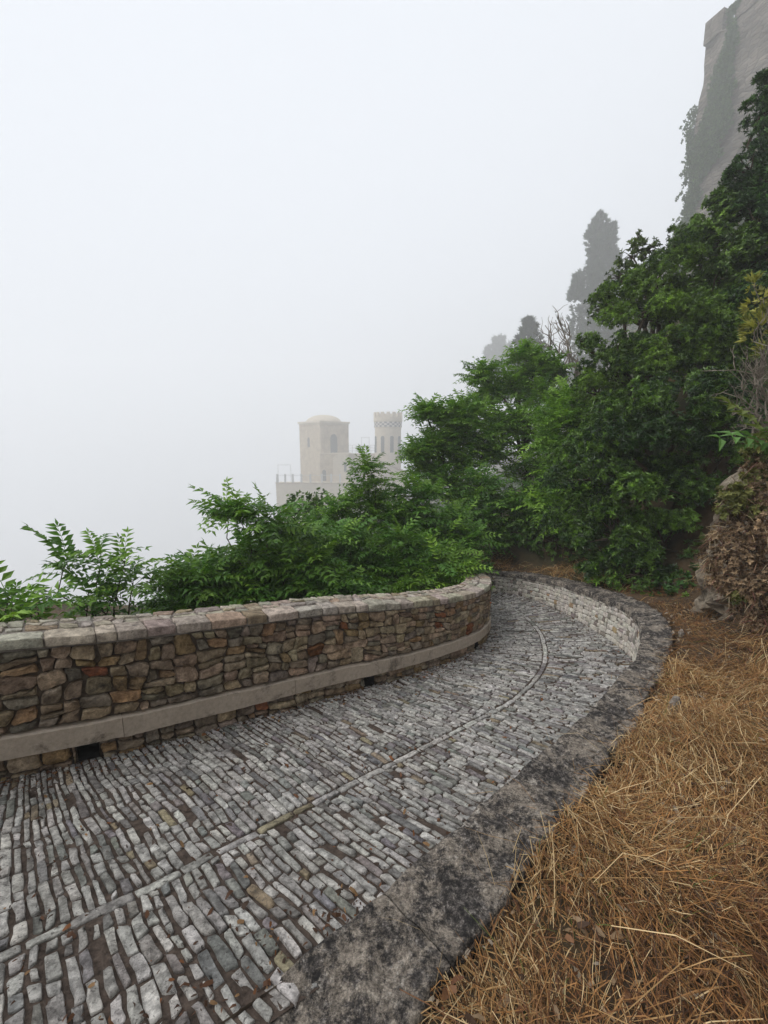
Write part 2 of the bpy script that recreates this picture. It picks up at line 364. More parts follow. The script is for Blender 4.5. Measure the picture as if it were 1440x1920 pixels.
CYPRESS = [((72.18, 150.0, 2.17), [(68.9, 150.0, 72.46, 0.77), (68.91, 150.0, 70.74, 1.67), (68.92, 150.0, 69.01, 2.58), (68.88, 150.0, 67.27, 3.0), (68.84, 150.0, 65.53, 3.42), (68.81, 150.0, 63.78, 3.76), (68.93, 150.0, 62.02, 3.26), (69.04, 150.0, 60.25, 2.77), (69.15, 150.0, 58.48, 2.27), (69.15, 150.0, 56.7, 2.87), (69.18, 150.0, 54.92, 3.68), (69.4, 150.0, 53.12, 4.38), (69.62, 150.0, 51.32, 5.09), (69.71, 150.0, 49.52, 5.43), (69.81, 150.0, 47.7, 5.78), (69.9, 150.0, 45.88, 6.14), (69.98, 150.0, 44.05, 6.51), (70.02, 150.0, 42.21, 6.91), (70.07, 150.0, 40.37, 7.31), (70.12, 150.0, 38.51, 7.72), (70.09, 150.0, 36.65, 8.06), (70.04, 150.0, 34.78, 8.37), (69.99, 150.0, 32.91, 8.68), (69.94, 150.0, 31.02, 9.0), (69.89, 150.0, 29.13, 9.31), (69.83, 150.0, 27.23, 9.63), (69.78, 150.0, 25.33, 9.95), (69.81, 150.0, 23.41, 10.23), (69.93, 150.0, 21.49, 10.48), (70.05, 150.0, 19.56, 10.72), (70.17, 150.0, 17.62, 10.97), (70.3, 150.0, 15.67, 11.22), (70.42, 150.0, 13.71, 11.47), (70.55, 150.0, 11.75, 11.72), (73.15, 150.0, 69.79, 0.52), (73.22, 150.0, 68.38, 0.62), (73.29, 150.0, 66.95, 0.72), (73.36, 150.0, 65.53, 0.83), (63.07, 150.0, 54.59, 0.52), (63.26, 150.0, 53.12, 0.92), (63.44, 150.0, 51.65, 1.31), (63.63, 150.0, 50.17, 1.71), (63.81, 150.0, 48.69, 2.11), (74.24, 150.0, 62.98, 0.52), (74.46, 150.0, 61.38, 1.07), (74.67, 150.0, 59.77, 1.63), (74.86, 150.0, 58.16, 1.77), (75.04, 150.0, 56.54, 1.82), (75.22, 150.0, 54.92, 1.87), (75.41, 150.0, 53.29, 1.92)]), ((40.63, 125.0, 6.64), [(40.05, 125.0, 34.78, 0.44), (40.23, 125.0, 33.38, 0.85), (40.42, 125.0, 31.97, 1.41), (40.38, 125.0, 30.56, 2.18), (40.33, 125.0, 29.15, 2.96), (40.44, 125.0, 27.72, 2.87), (40.59, 125.0, 26.3, 2.32), (40.36, 125.0, 24.86, 3.44), (40.13, 125.0, 23.43, 4.58), (40.09, 125.0, 21.98, 5.15), (40.06, 125.0, 20.54, 5.72), (40.13, 125.0, 19.08, 5.93), (40.21, 125.0, 17.62, 6.15), (40.29, 125.0, 16.16, 6.36), (40.36, 125.0, 14.69, 6.58), (40.44, 125.0, 13.21, 6.79)]), ((79.12, 300.0, 13.43), [(76.8, 300.0, 68.11, 1.79), (76.7, 300.0, 64.7, 3.66), (76.6, 300.0, 61.28, 5.54), (76.55, 300.0, 57.84, 6.84), (76.52, 300.0, 54.4, 7.99), (76.48, 300.0, 50.94, 9.15), (76.65, 300.0, 47.46, 9.8), (76.87, 300.0, 43.97, 10.32), (77.09, 300.0, 40.47, 10.85), (77.31, 300.0, 36.96, 11.38), (77.53, 300.0, 33.43, 11.91)])]
DEAD_TREES = [((6.13, 15.5, 3.14), [(5.54, 15.5, 5.82), (6.1, 15.6, 5.67), (5.75, 15.4, 5.1), (6.28, 15.5, 5.12), (5.89, 15.5, 5.99)]), ((6.39, 14.5, 3.74), [(5.59, 14.6, 5.91), (5.91, 14.4, 5.05), (5.86, 14.6, 5.75), (6.05, 14.4, 4.72)])]
BARE_BUSH = [(4.14, 4.6, 1.87), [(3.47, 4.5, 2.56), (3.53, 4.5, 2.65), (3.65, 4.5, 2.76), (3.52, 4.5, 2.35), (3.63, 4.5, 2.19), (3.78, 4.5, 2.76), (3.44, 4.5, 2.24), (3.66, 4.5, 2.51), (3.6, 4.5, 1.97), (3.71, 4.5, 2.92), (3.9, 4.5, 2.51)]]
YELLOW = [(4.34, 5.2, 3.44, 0.16), (4.35, 5.2, 3.09, 0.15), (4.45, 5.2, 3.21, 0.18), (4.3, 5.3, 3.58, 0.09), (4.39, 5.1, 2.83, 0.13)]
OUTCROP = [(3.62, 4.1, 0.47, 0.37), (3.71, 4.1, 0.93, 0.37), (3.45, 4.0, 0.15, 0.2), (3.7, 3.9, 0.19, 0.31), (4.0, 4.3, 1.28, 0.32), (3.57, 4.2, 0.86, 0.24), (3.53, 3.7, 0.06, 0.12)]
DRYSHRUB = [(3.35, 3.95, 1.17, 0.15), (3.48, 3.9, 1.33, 0.16), (3.28, 3.95, 0.94, 0.14), (3.39, 3.8, 1.0, 0.17), (3.16, 3.9, 0.74, 0.12), (3.26, 3.8, 0.75, 0.17), (3.39, 3.7, 0.77, 0.18), (3.3, 4.0, 1.31, 0.09), (3.18, 3.85, 0.53, 0.12), (3.54, 4.0, 1.56, 0.14), (3.28, 3.75, 0.48, 0.16), (3.36, 3.6, 0.49, 0.17), (3.33, 3.75, 0.25, 0.1), (3.37, 3.65, 0.22, 0.11), (3.54, 3.7, 1.02, 0.24), (3.46, 3.5, 0.59, 0.23), (3.39, 3.55, 0.16, 0.11), (3.16, 3.95, 0.91, 0.07), (3.14, 3.95, 0.62, 0.07)]
PEBBLES = [(1.76, 2.35, 0.24), (1.4, 1.78, 0.28), (2.37, 3.3, 0.27)]
CASTLE = {'corner_base': (38.76, 60.0, 32.48), 'corner_top': (39.1, 60.0, 51.69), 'right': (26.57, 33.0, 21.19)}
clump_olive = [(3.49, 4.0, 1.76, 0.13), (3.58, 4.0, 1.61, 0.14), (3.23, 3.95, 1.32, 0.12), (3.35, 3.95, 1.34, 0.11), (3.43, 3.95, 1.47, 0.1), (3.18, 3.9, 1.18, 0.09), (3.36, 3.85, 1.21, 0.1), (3.45, 3.7, 0.52, 0.12), (3.22, 3.7, 0.42, 0.08)]
# ------------------------------------------------------------------ plan of the place (metres; x right, y ahead, z up)
def path_z(x, y):
    z = -1.43 - 0.016 * x - 0.334 * y + 0.007 * x * x + 0.011 * x * y + 0.017 * y * y + EYE
    return z
def kerb_z(x, y):
    x = np.clip(x, -1.5, 4.0); y = np.clip(y, 0.0, 9.0)
    return -1.76 + 0.024 * x + 0.003 * y + 0.023 * x * x - 0.017 * x * y - 0.009 * y * y + EYE

WALL = Line(smooth_line(catmull([(-7.6, -1.2), (-5.9, 0.0), (-4.3, 1.12), (-3.3, 1.8), (-2.445, 2.41), (-1.918, 2.781), (-1.415, 3.206), (-0.95, 3.56),
                                 (-0.5, 3.9), (0.0, 4.22), (0.36, 4.48), (0.8, 4.83), (1.16, 5.16), (1.40, 5.52), (1.53, 5.95), (1.47, 6.38), (1.2, 6.72),
                                 (0.75, 6.93), (0.1, 7.05), (-0.9, 7.15), (-2.2, 7.3)], 0.04), 5))
STRIP = Line(smooth_line(catmull([(-4.6, -1.3), (-3.4, -0.4), (-2.3, 0.5), (-1.38, 1.23), (-1.06, 1.53), (-0.58, 2.03), (0.0, 2.59), (0.43, 2.98), (0.82, 3.33), (1.16, 3.63),
                                  (1.55, 4.1), (1.86, 4.6), (2.05, 5.1), (2.2, 5.66), (2.25, 6.3), (2.17, 6.95), (1.92, 7.4), (1.5, 7.63), (0.8, 7.75), (-0.3, 7.85), (-2.0, 8.0)], 0.03), 6))
K_IN = [(-3.3, -1.6), (-2.2, -0.5), (-1.3, 0.36), (-0.44, 1.1), (-0.12, 1.34), (0.14, 1.57), (0.58, 1.94), (1.12, 2.40), (1.45, 2.70), (1.756, 2.996), (2.0, 3.24),
        (2.3, 3.58), (2.6, 4.06), (2.82, 4.5), (2.91, 4.9), (2.93, 5.36), (2.91, 6.05), (2.79, 6.85), (2.52, 7.5), (2.1, 7.9), (1.7, 8.05), (0.8, 8.22), (-0.5, 8.38), (-2.2, 8.6)]
K_OUT = [(-2.75, -2.0), (-1.6, -0.9), (-0.7, 0.0), (0.06, 1.0), (0.16, 1.16), (0.386, 1.323), (0.56, 1.51), (0.70, 1.64), (0.89, 1.80), (1.04, 1.905), (1.3, 2.19),
         (1.43, 2.336), (1.68, 2.546), (1.91, 2.81), (2.12, 3.03), (2.50, 3.50), (2.80, 3.90), (3.04, 4.35), (3.17, 4.85), (3.21, 5.34), (3.19, 6.1), (3.06, 6.98), (2.75, 7.72), (2.24, 8.18),
         (1.77, 8.32), (0.85, 8.5), (-0.5, 8.66), (-2.2, 8.88)]
KIN = Line(smooth_line(catmull(K_IN, 0.03), 3))
KOUT = Line(catmull(K_OUT, 0.03))

def signed(line, P):
    """Signed distance (left positive), index of the nearest sample."""
    q = line.q[::3, :2]; t = line.t[::3]
    d = np.empty(len(P)); k = np.empty(len(P), int)
    for a in range(0, len(P), 4000):
        D = P[a:a + 4000, None] - q[None]
        dd = (D ** 2).sum(-1)
        kk = dd.argmin(1)
        v = D[np.arange(len(kk)), kk]
        cr = t[kk, 0] * v[:, 1] - t[kk, 1] * v[:, 0]
        d[a:a + 4000] = np.sqrt(dd[np.arange(len(kk)), kk]) * np.sign(cr)
        k[a:a + 4000] = kk
    return d, k

def far_z(x, y):
    q = x - 12 - 0.3 * y
    z = -3 + np.where(q > 0, 1.3 * q + 0.03 * q * np.abs(q), 0.42 * q)
    z = z + 1.6 * value_noise(x * 0.06, y * 0.06, 3) * sstep(20, 60, np.hypot(x, y))
    return np.clip(z, -168, 58)

def ground_z(x, y):
    x = np.asarray(x, float).ravel(); y = np.asarray(y, float).ravel()
    P = np.stack([x, y], 1)
    dk, kk = signed(KOUT, P)
    dk = -dk                                     # positive on the hill side of the kerb
    dw, kw = signed(WALL, P)                     # positive on the outer side of the parapet
    kq = KOUT.q[::3][kk]
    zk = kerb_z(kq[:, 0], kq[:, 1])
    toe = x - np.where(y > 8.0, 0.225 * y + 0.35, -9.0)          # where the hill starts beyond the bend
    up = np.minimum(dk - np.where(y < 3.6, 1.25, 0.55), np.where(y > 7.0, toe + 30 * sstep(9.0, 7.0, y), 99))
    rise = 0.03 + 0.10 * np.clip(dk, 0, 1.0) + 1.25 * np.maximum(up, 0) - 0.5 * np.maximum(-toe, 0) * sstep(8.2, 9.6, y)
    rise = rise - 0.7 * np.maximum(-2.4 - x, 0) * sstep(5, 7, y)
    behind = sstep(2.5, 0.0, y)                  # the bank flattens behind the photographer
    rise = rise * (1 - 0.75 * behind)
    z_hill = zk - 0.045 + rise + 0.03 * value_noise(x * 2.2, y * 2.2, 5) + 0.012 * value_noise(x * 7, y * 7, 6)
    pz = path_z(np.clip(x, -6, 4), np.clip(y, -1.5, 9))
    z_path = pz - 0.35
    wq = WALL.q[::3][kw]
    z_out = path_z(np.clip(wq[:, 0], -6, 4), np.clip(wq[:, 1], -1.5, 9)) - 0.35 - 1.1 * np.maximum(dw - 0.3, 0)
    z_out = np.maximum(z_out, -9.0)
    z = np.where(dk > 0.02, z_hill, np.where(dw > 0.15, z_out, z_path))
    r = np.hypot(x, y - 3)
    w = sstep(10, 28, r)
    return z * (1 - w) + far_z(x, y) * w, dk, dw

# ------------------------------------------------------------------ terrain, one sheet
def axis(lo, hi, fine_lo, fine_hi, step):
    mid = np.arange(fine_lo, fine_hi + 1e-6, step)
    def out(a, b):
        v, s, r = a, step, []
        while abs(b - v) > s:
            s *= 1.13
            v += math.copysign(s, b - a)
            r.append(v)
        return r
    return np.concatenate([out(fine_lo, lo)[::-1], mid, out(fine_hi, hi)])
gx = axis(-400, 380, -7, 9, 0.11)
gy = axis(-120, 480, -2, 11, 0.11)
GX, GY = np.meshgrid(gx, gy)
gz, gdk, gdw = ground_z(GX, GY)
nx, ny = len(gx), len(gy)
ii = (np.arange(ny - 1)[:, None] * nx + np.arange(nx - 1)[None]).ravel()
gF = np.stack([ii, ii + 1, ii + nx + 1, ii + nx], 1)
m, N, L, b = new_mat('hill_soil')
p = wcoord(N)
n1 = noise(N, L, 3.0, 8, 0.65, p); n2 = noise(N, L, 0.35, 5, 0.6, p)
c = ramp(N, L, n1, [(0.3, (0.035, 0.022, 0.012)), (0.7, (0.13, 0.082, 0.04))])
c = mixc(N, L, ramp(N, L, n2, [(0.45, (0, 0, 0)), (0.6, (1, 1, 1))]), c, (0.035, 0.05, 0.02))
L.new(c, b.inputs['Base Color']); b.inputs['Roughness'].default_value = 1.0
bump(N, L, b, noise(N, L, 30, 8, 0.7, p), 0.8, 0.02)
ground = link('ground', mesh_np('ground', np.stack([GX.ravel(), GY.ravel(), gz], 1), gF, m, smooth=True))
ground['kind'] = 'structure'

# ------------------------------------------------------------------ stones
def clip_poly(poly, p, n):
    """Keep the side of the line through p where (x - p).n >= 0."""
    out = []
    for i in range(len(poly)):
        a, b_ = poly[i], poly[(i + 1) % len(poly)]
        da = (a[0] - p[0]) * n[0] + (a[1] - p[1]) * n[1]
        db = (b_[0] - p[0]) * n[0] + (b_[1] - p[1]) * n[1]
        if da >= 0:
            out.append(a)
        if da * db < 0:
            t = da / (da - db)
            out.append((a[0] + t * (b_[0] - a[0]), a[1] + t * (b_[1] - a[1])))
    return out

def area(poly):
    return 0.5 * abs(sum(poly[i][0] * poly[(i + 1) % len(poly)][1] - poly[(i + 1) % len(poly)][0] * poly[i][1] for i in range(len(poly))))

def inset(poly, g):
    s = sum(poly[i][0] * poly[(i + 1) % len(poly)][1] - poly[(i + 1) % len(poly)][0] * poly[i][1] for i in range(len(poly)))
    sg = 1 if s > 0 else -1
    out = list(poly)
    for i in range(len(poly)):
        a, b_ = poly[i], poly[(i + 1) % len(poly)]
        dx, dy = b_[0] - a[0], b_[1] - a[1]
        l = math.hypot(dx, dy)
        if l < 1e-6:
            continue
        n = (-dy / l * sg, dx / l * sg)
        out = clip_poly(out, (a[0] + n[0] * g, a[1] + n[1] * g), n)
        if len(out) < 3:
            return None
    return out

def split(poly, target, asp, tilt, rnd):
    xs = [p[0] for p in poly]; ys = [p[1] for p in poly]
    w, h = max(xs) - min(xs), max(ys) - min(ys)
    a = area(poly)
    if a < target * rnd.uniform(0.75, 2.1) and w < 3.0 * h and h < 1.5 * w:
        return [poly]
    if a < target * 0.35:
        return [poly]
    k = rnd.uniform(0.34, 0.66)
    p = (min(xs) + w * k, min(ys) + h * k)
    t = rnd.uniform(-tilt, tilt)
    if w > asp * rnd.uniform(0.75, 1.3) * h:
        n = (math.cos(t), math.sin(t))
    else:
        n = (math.sin(t * 0.6), math.cos(t * 0.6))
    A = clip_poly(poly, p, n); B = clip_poly(poly, p, (-n[0], -n[1]))
    out = []
    for q in (A, B):
        if len(q) >= 3 and area(q) > 1e-5:
            out += split(q, target, asp, tilt, rnd)
    return out

def blocks(u0, u1, v0, v1, bh, bw, rnd):
    """Running bond of uneven blocks that fills a strip."""
    nrow = max(1, round((v1 - v0) / bh))
    cut = [v0 + (v1 - v0) * (i + (rnd.uniform(-0.16, 0.16) if 0 < i < nrow else 0)) / nrow for i in range(nrow + 1)]
    out = []
    for r_ in range(nrow):
        u = u0 - rnd.uniform(0, bw)
        while u < u1:
            w = bw * rnd.uniform(0.6, 1.5)
            a, b_ = max(u, u0), min(u + w, u1)
            if b_ - a > 0.01:
                out.append([(a, cut[r_]), (b_, cut[r_]), (b_, cut[r_ + 1]), (a, cut[r_ + 1])])
            u += w
    return out

def outline(poly, step, jit, rnd, rounding=0.24):
    q = []
    n = len(poly)
    for i in range(n):                            # cut the corners
        a, b_ = poly[i], poly[(i + 1) % n]
        k1, k2 = rounding * rnd.uniform(0.4, 1.3), rounding * rnd.uniform(0.4, 1.3)
        q.append((a[0] + (b_[0] - a[0]) * k1, a[1] + (b_[1] - a[1]) * k1))
        q.append((b_[0] + (a[0] - b_[0]) * k2, b_[1] + (a[1] - b_[1]) * k2))
    out = []
    for i in range(len(q)):
        a, b_ = q[i], q[(i + 1) % len(q)]
        l = math.hypot(b_[0] - a[0], b_[1] - a[1])
        if l < step * 0.3:
            out.append(a); continue
        m_ = max(1, round(l / step))
        for j in range(m_):
            t = j / m_
            out.append((a[0] + (b_[0] - a[0]) * t + rnd.uniform(-jit, jit), a[1] + (b_[1] - a[1]) * t + rnd.uniform(-jit, jit)))
    return np.array(out)

def stone_local(poly, step, jit, proud, depth, rough, rnd, rounding=0.24, flat=0.8):
    """Rings of one stone in (u, v, w) with w out of the face; returns V, F."""
    o = outline(poly, step, jit, rnd, rounding)
    n = len(o)
    c = o.mean(0)
    tu, tv = rnd.gauss(0, rough * 1.2), rnd.gauss(0, rough * 1.2)
    size = max(np.ptp(o[:, 0]), np.ptp(o[:, 1]), 1e-3)
    rings = []
    for k, (sc, w) in enumerate(((1.0, -depth), (1.0, proud * 0.45), ((1 + flat) / 2, proud * 0.88), (flat, proud))):
        p = c + (o - c) * sc
        w_ = np.full(n, w)
        if k >= 2:
            w_ = w_ + (p[:, 0] - c[0]) / size * tu * 2 + (p[:, 1] - c[1]) / size * tv * 2
        if k >= 1:
            w_ = w_ + np.array([rnd.gauss(0, rough * (0.5 if k < 3 else 1)) for _ in range(n)])
        rings.append(np.column_stack([p, w_]))
    V = np.vstack(rings + [np.array([[c[0], c[1], proud * 1.04 + rnd.gauss(0, rough)]])])
    F = []
    for r_ in range(3):
        for i in range(n):
            j = (i + 1) % n
            F.append((r_ * n + i, r_ * n + j, (r_ + 1) * n + j, (r_ + 1) * n + i))
    for i in range(n):
        F.append((3 * n + i, 3 * n + (i + 1) % n, 4 * n))
    return V, F

def place_stones(name, polys, to_world, mat, parent, tints, limit, args, rnd, gap, rest_name):
    """Every stone its own part, ranked by how large the photograph shows it; beyond the limit one joined part."""
    made = []
    for poly in polys:
        g = inset(poly, gap * rnd.uniform(0.7, 1.5))
        if g is None or len(g) < 3 or area(g) < 2.5e-4:
            continue
        a = dict(args)
        a['proud'] = args['proud'] * rnd.uniform(0.55, 1.35)
        V, F = stone_local(g, rnd=rnd, **a)
        W = to_world(V)
        c = W.mean(0)
        d = c - np.array([0, 0, EYE])
        r = np.linalg.norm(d)
        seen = abs(c[0]) < 0.93 * c[1] + 0.1 and c[1] > 0.55
        made.append((area(g) / r ** 2 * (1 if seen else 0.02), W, F, tints(rnd)))
    made.sort(key=lambda q: -q[0])
    rest = Bag()
    for k, (_, W, F, t) in enumerate(made):
        if k < limit:
            part(name, W, F, mat, parent, np.tile(t, (len(W), 1)), True)
        else:
            rest.add(W, F, t)
    if rest.n:
        o = rest.make(rest_name, mat, parent, True)
        o['kind'] = 'stuff'
    return len(made)

def shade(c, rnd, k=0.22, hue=0.06):
    s = 1 + rnd.uniform(-k, k)
    return tuple(max(0.01, v * s * (1 + rnd.uniform(-hue, hue))) for v in c)

# ------------------------------------------------------------------ path: stone-on-edge paving with a centre strip
rnd = random.Random(5)
S0, S1 = 0.4, STRIP.len - 0.3
def widths(s):
    p, t, n = STRIP.at(np.array([s]))
    p, n = p[0], n[0]
    out = []
    for line, sg in ((WALL, 1), (KIN, -1)):
        q = line.q[:, :2] - p
        along = q @ np.array([n[1], -n[0]])
        off = (q @ n) * sg
        ok = (off > 0.15) & (off < 2.6)
        cand = np.where(ok, np.abs(along) + 0.0 * off, 9)
        k = cand.argmin()
        out.append(off[k] if cand[k] < 0.08 else np.nan)
    return out
ss = np.arange(0, STRIP.len, 0.06)
ww = np.array([widths(s) for s in ss])
for k in range(2):
    bad = np.isnan(ww[:, k])
    ww[bad, k] = np.interp(ss[bad], ss[~bad], ww[~bad, k])
ww = smooth_line(ww, 3)
def path_world(V):
    s, u, w = V[:, 0], V[:, 1], V[:, 2]
    p, t, n = STRIP.at(s)
    xy = p + n * u[:, None]
    z = path_z(xy[:, 0], xy[:, 1])
    return np.column_stack([xy, z + w])
bed_s = np.arange(S0, S1, 0.08)
path = None
Vb, Fb = [], []
NU = 26
for s in bed_s:
    a, c_ = np.interp(s, ss, ww[:, 0]), np.interp(s, ss, ww[:, 1])
    u = np.linspace(-c_ - 0.10, a + 0.06, NU)
    w = 0.006 * value_noise(np.full(NU, s * 9), u * 9, 2) + 0.004 * value_noise(np.full(NU, s * 30), u * 30, 4)
    Vb.append(path_world(np.column_stack([np.full(NU, s), u, w])))
for i in range(len(bed_s) - 1):
    for j in range(NU - 1):
        Fb.append((i * NU + j + 1, i * NU + j, (i + 1) * NU + j, (i + 1) * NU + j + 1))
path = part('path', np.vstack(Vb), Fb, M['path_bed'], None, None, True, origin=(0, 3, path_z(0, 3)))
path['kind'] = 'structure'
polys, strip_polys = [], []
s = S0 + 0.05
row = 0
while s < S1 - 0.1:
    pit = rnd.uniform(0.036, 0.052)
    a, c_ = np.interp(s, ss, ww[:, 0]), np.interp(s, ss, ww[:, 1])
    for lo, hi in ((0.030, a + 0.02), (-c_ - 0.10, -0.030)):
        u = lo - rnd.uniform(0, 0.05)
        while u < hi - 0.03:
            w = rnd.choice((rnd.uniform(0.06, 0.10), rnd.uniform(0.11, 0.18), rnd.uniform(0.13, 0.24)))
            e = min(u + w, hi)
            b0 = max(u, lo)
            if e - b0 > 0.03 and rnd.random() > 0.015:
                k = lambda: rnd.uniform(-0.0055, 0.0055)
                wob = 0.010 * math.sin(u * 4 + 1.3 * math.sin(s * 2)) + 0.005 * math.sin(u * 13 + s * 3)
                wob2 = 0.010 * math.sin(e * 4 + 1.3 * math.sin(s * 2)) + 0.005 * math.sin(e * 13 + s * 3)
                sk = rnd.uniform(-0.012, 0.012)
                q = [(s + wob + k(), b0 + sk), (s + pit + wob + k(), b0 - sk), (s + pit + wob2 + k(), e - sk), (s + wob2 + k(), e + sk)]
                polys.append(q)
            u += w
    s += pit
s = S0
while s < S1 - 0.3:
    w = rnd.uniform(0.10, 0.26)
    k = lambda: rnd.uniform(-0.006, 0.006)
    strip_polys.append([(s, -0.028 + k()), (s + w, -0.028 + k()), (s + w, 0.028 + k()), (s, 0.028 + k())])
    s += w
def path_tint(r_):
    x = r_.random()
    if x < 0.03: return shade((0.32, 0.265, 0.19), r_)
    if x < 0.25: return shade((0.28, 0.27, 0.262), r_)
    return shade((0.50, 0.485, 0.465), r_, 0.28, 0.02)
n_path = place_stones('paving_stone', polys, path_world, M['path_stone'], path, path_tint, 300,
             dict(step=0.055, jit=0.004, proud=0.011, depth=0.02, rough=0.0024, rounding=0.10, flat=0.88), rnd, 0.0058, 'paving_stones_beyond')
place_stones('strip_stone', strip_polys, path_world, M['path_stone'], path, path_tint, 300,
             dict(step=0.035, jit=0.003, proud=0.009, depth=0.03, rough=0.002, rounding=0.1, flat=0.8), rnd, 0.005, 'strip_stones_beyond')

# ------------------------------------------------------------------ parapet wall on the outer side
TH = 0.33
wall = thing('parapet_wall', 'brown rubble stone parapet with a pale ledge, curving along the paved ramp', 'wall', (0.0, 4.22, float(path_z(0.0, 4.22)) - 0.2))
def wall_h(s):
    p, _, _ = WALL.at(s)
    return 0.94 - 0.15 * sstep(-0.8, 1.3, p[..., 0]) + 0.0 * p[..., 0]
def wall_world(V):
    """u along the wall, v above the path, w out towards the path."""
    p, t, n = WALL.at(V[:, 0])
    xy = p - n * V[:, 2][:, None]
    z = path_z(p[:, 0], p[:, 1]) + V[:, 1] * wall_h(V[:, 0]) / 0.94
    return np.column_stack([xy, z])
def s_of(line, x, y):
    return float(line.s[((line.q[:, :2] - (x, y)) ** 2).sum(1).argmin()])
wa, wb = 0.5, WALL.len - 0.3
holes = []
for hx, hy in ((-2.08, 2.67), (-0.14, 4.13), (1.2, 5.22), (-4.2, 1.2)):
    h0 = s_of(WALL, hx, hy)
    holes.append((h0 - 0.062, h0 + 0.062, 0.012, 0.135))
# core of mortar, open where the drains are
us = sorted(set(np.round(np.arange(wa, wb, 0.07), 4)) | {h for q in holes for h in q[:2]})
vb = [-0.25, 0.012, 0.135, 0.3, 0.5, 0.7, 0.875]
bag = Bag()
us = np.array(us)
Vf = np.vstack([wall_world(np.column_stack([us, np.full(len(us), v), np.full(len(us), -0.019) + 0.007 * value_noise(us * 6, np.full(len(us), v * 9), 8)])) for v in vb])
Ff = []
for r_ in range(len(vb) - 1):
    for i in range(len(us) - 1):
        mid = (us[i] + us[i + 1]) / 2
        if r_ == 1 and any(h[0] < mid < h[1] for h in holes):
            continue
        a0 = r_ * len(us) + i
        Ff.append((a0, a0 + 1, a0 + len(us) + 1, a0 + len(us)))
bag.add(Vf, Ff)
prof = [(0.875, -0.019), (0.875, -TH + 0.02), (-1.2, -TH + 0.02)]
Vp = np.vstack([wall_world(np.column_stack([us, np.full(len(us), v), np.full(len(us), w)])) for v, w in prof])
Fp = []
for r_ in range(2):
    for i in range(len(us) - 1):
        a0 = r_ * len(us) + i
        Fp.append((a0, a0 + 1, a0 + len(us) + 1, a0 + len(us)))
bag.add(Vp, Fp)
bag.make('mortar_core', M['mortar'], wall)
# drains: open boxes running back into the wall
hole_shade = plain_mat('drain_shade', (0.008, 0.008, 0.008), (0.03, 0.028, 0.026), 20)  # near-black lining: the dark inside of the holes is put into its colour
for h in holes:
    g = Bag()
    r0 = [(h[0], h[2]), (h[1], h[2]), (h[1], h[3]), (h[0], h[3])]
    V = np.array([(u, v, -0.012) for u, v in r0] + [(u, v, -0.30) for u, v in r0])
    g.add(wall_world(V), [(0, 1, 5, 4), (1, 2, 6, 5), (2, 3, 7, 6), (3, 0, 4, 7), (4, 5, 6, 7)])
    g.make('drain_hole', hole_shade, wall)
# the ledge
lp = [(0.158, -0.03), (0.158, 0.040), (0.300, 0.038), (0.306, -0.03)]
m, N, L, b = new_mat('ledge_render')
p = wcoord(N)
n1 = noise(N, L, 3.2, 10, 0.78, p, 0.3); n2 = noise(N, L, 30, 9, 0.75, p)
c = ramp(N, L, n2, [(0.3, (0.37, 0.305, 0.24)), (0.7, (0.58, 0.49, 0.40))])
c = mixc(N, L, ramp(N, L, n1, [(0.54, (0, 0, 0)), (0.66, (1, 1, 1))]), c, (0.13, 0.105, 0.08))
L.new(c, b.inputs['Base Color']); b.inputs['Roughness'].default_value = 0.9
bump(N, L, b, n2, 0.6, 0.006)
rl = random.Random(4)
u0 = wa
while u0 < wb - 0.2:                               # cast lengths butted end to end
    u1 = min(u0 + rl.uniform(0.75, 1.5), wb)
    led = np.linspace(u0 + 0.0015, u1 - 0.0015, max(4, int((u1 - u0) / 0.035)))
    dz, dw_ = rl.uniform(-0.003, 0.003), rl.uniform(-0.003, 0.003)
    Vl = np.vstack([wall_world(np.column_stack([led, v + dz + 0.0035 * value_noise(led * 9, np.full(len(led), 3.0 + v * 20), 9) + 0.002 * value_noise(led * 30, np.full(len(led), v * 20), 2),
                                                (w + dw_ + 0.004 * value_noise(led * 12, np.full(len(led), v * 25), 1)) if w > 0 else np.full(len(led), w)])) for v, w in lp])
    kl = len(led)
    Fl = [(r_ * kl + i, r_ * kl + i + 1, (r_ + 1) * kl + i + 1, (r_ + 1) * kl + i) for r_ in range(len(lp) - 1) for i in range(kl - 1)]
    Fl += [tuple(r_ * kl for r_ in range(len(lp)))[::-1], tuple(r_ * kl + kl - 1 for r_ in range(len(lp)))]
    part('ledge_block', Vl, Fl, m, wall)
    u0 = u1
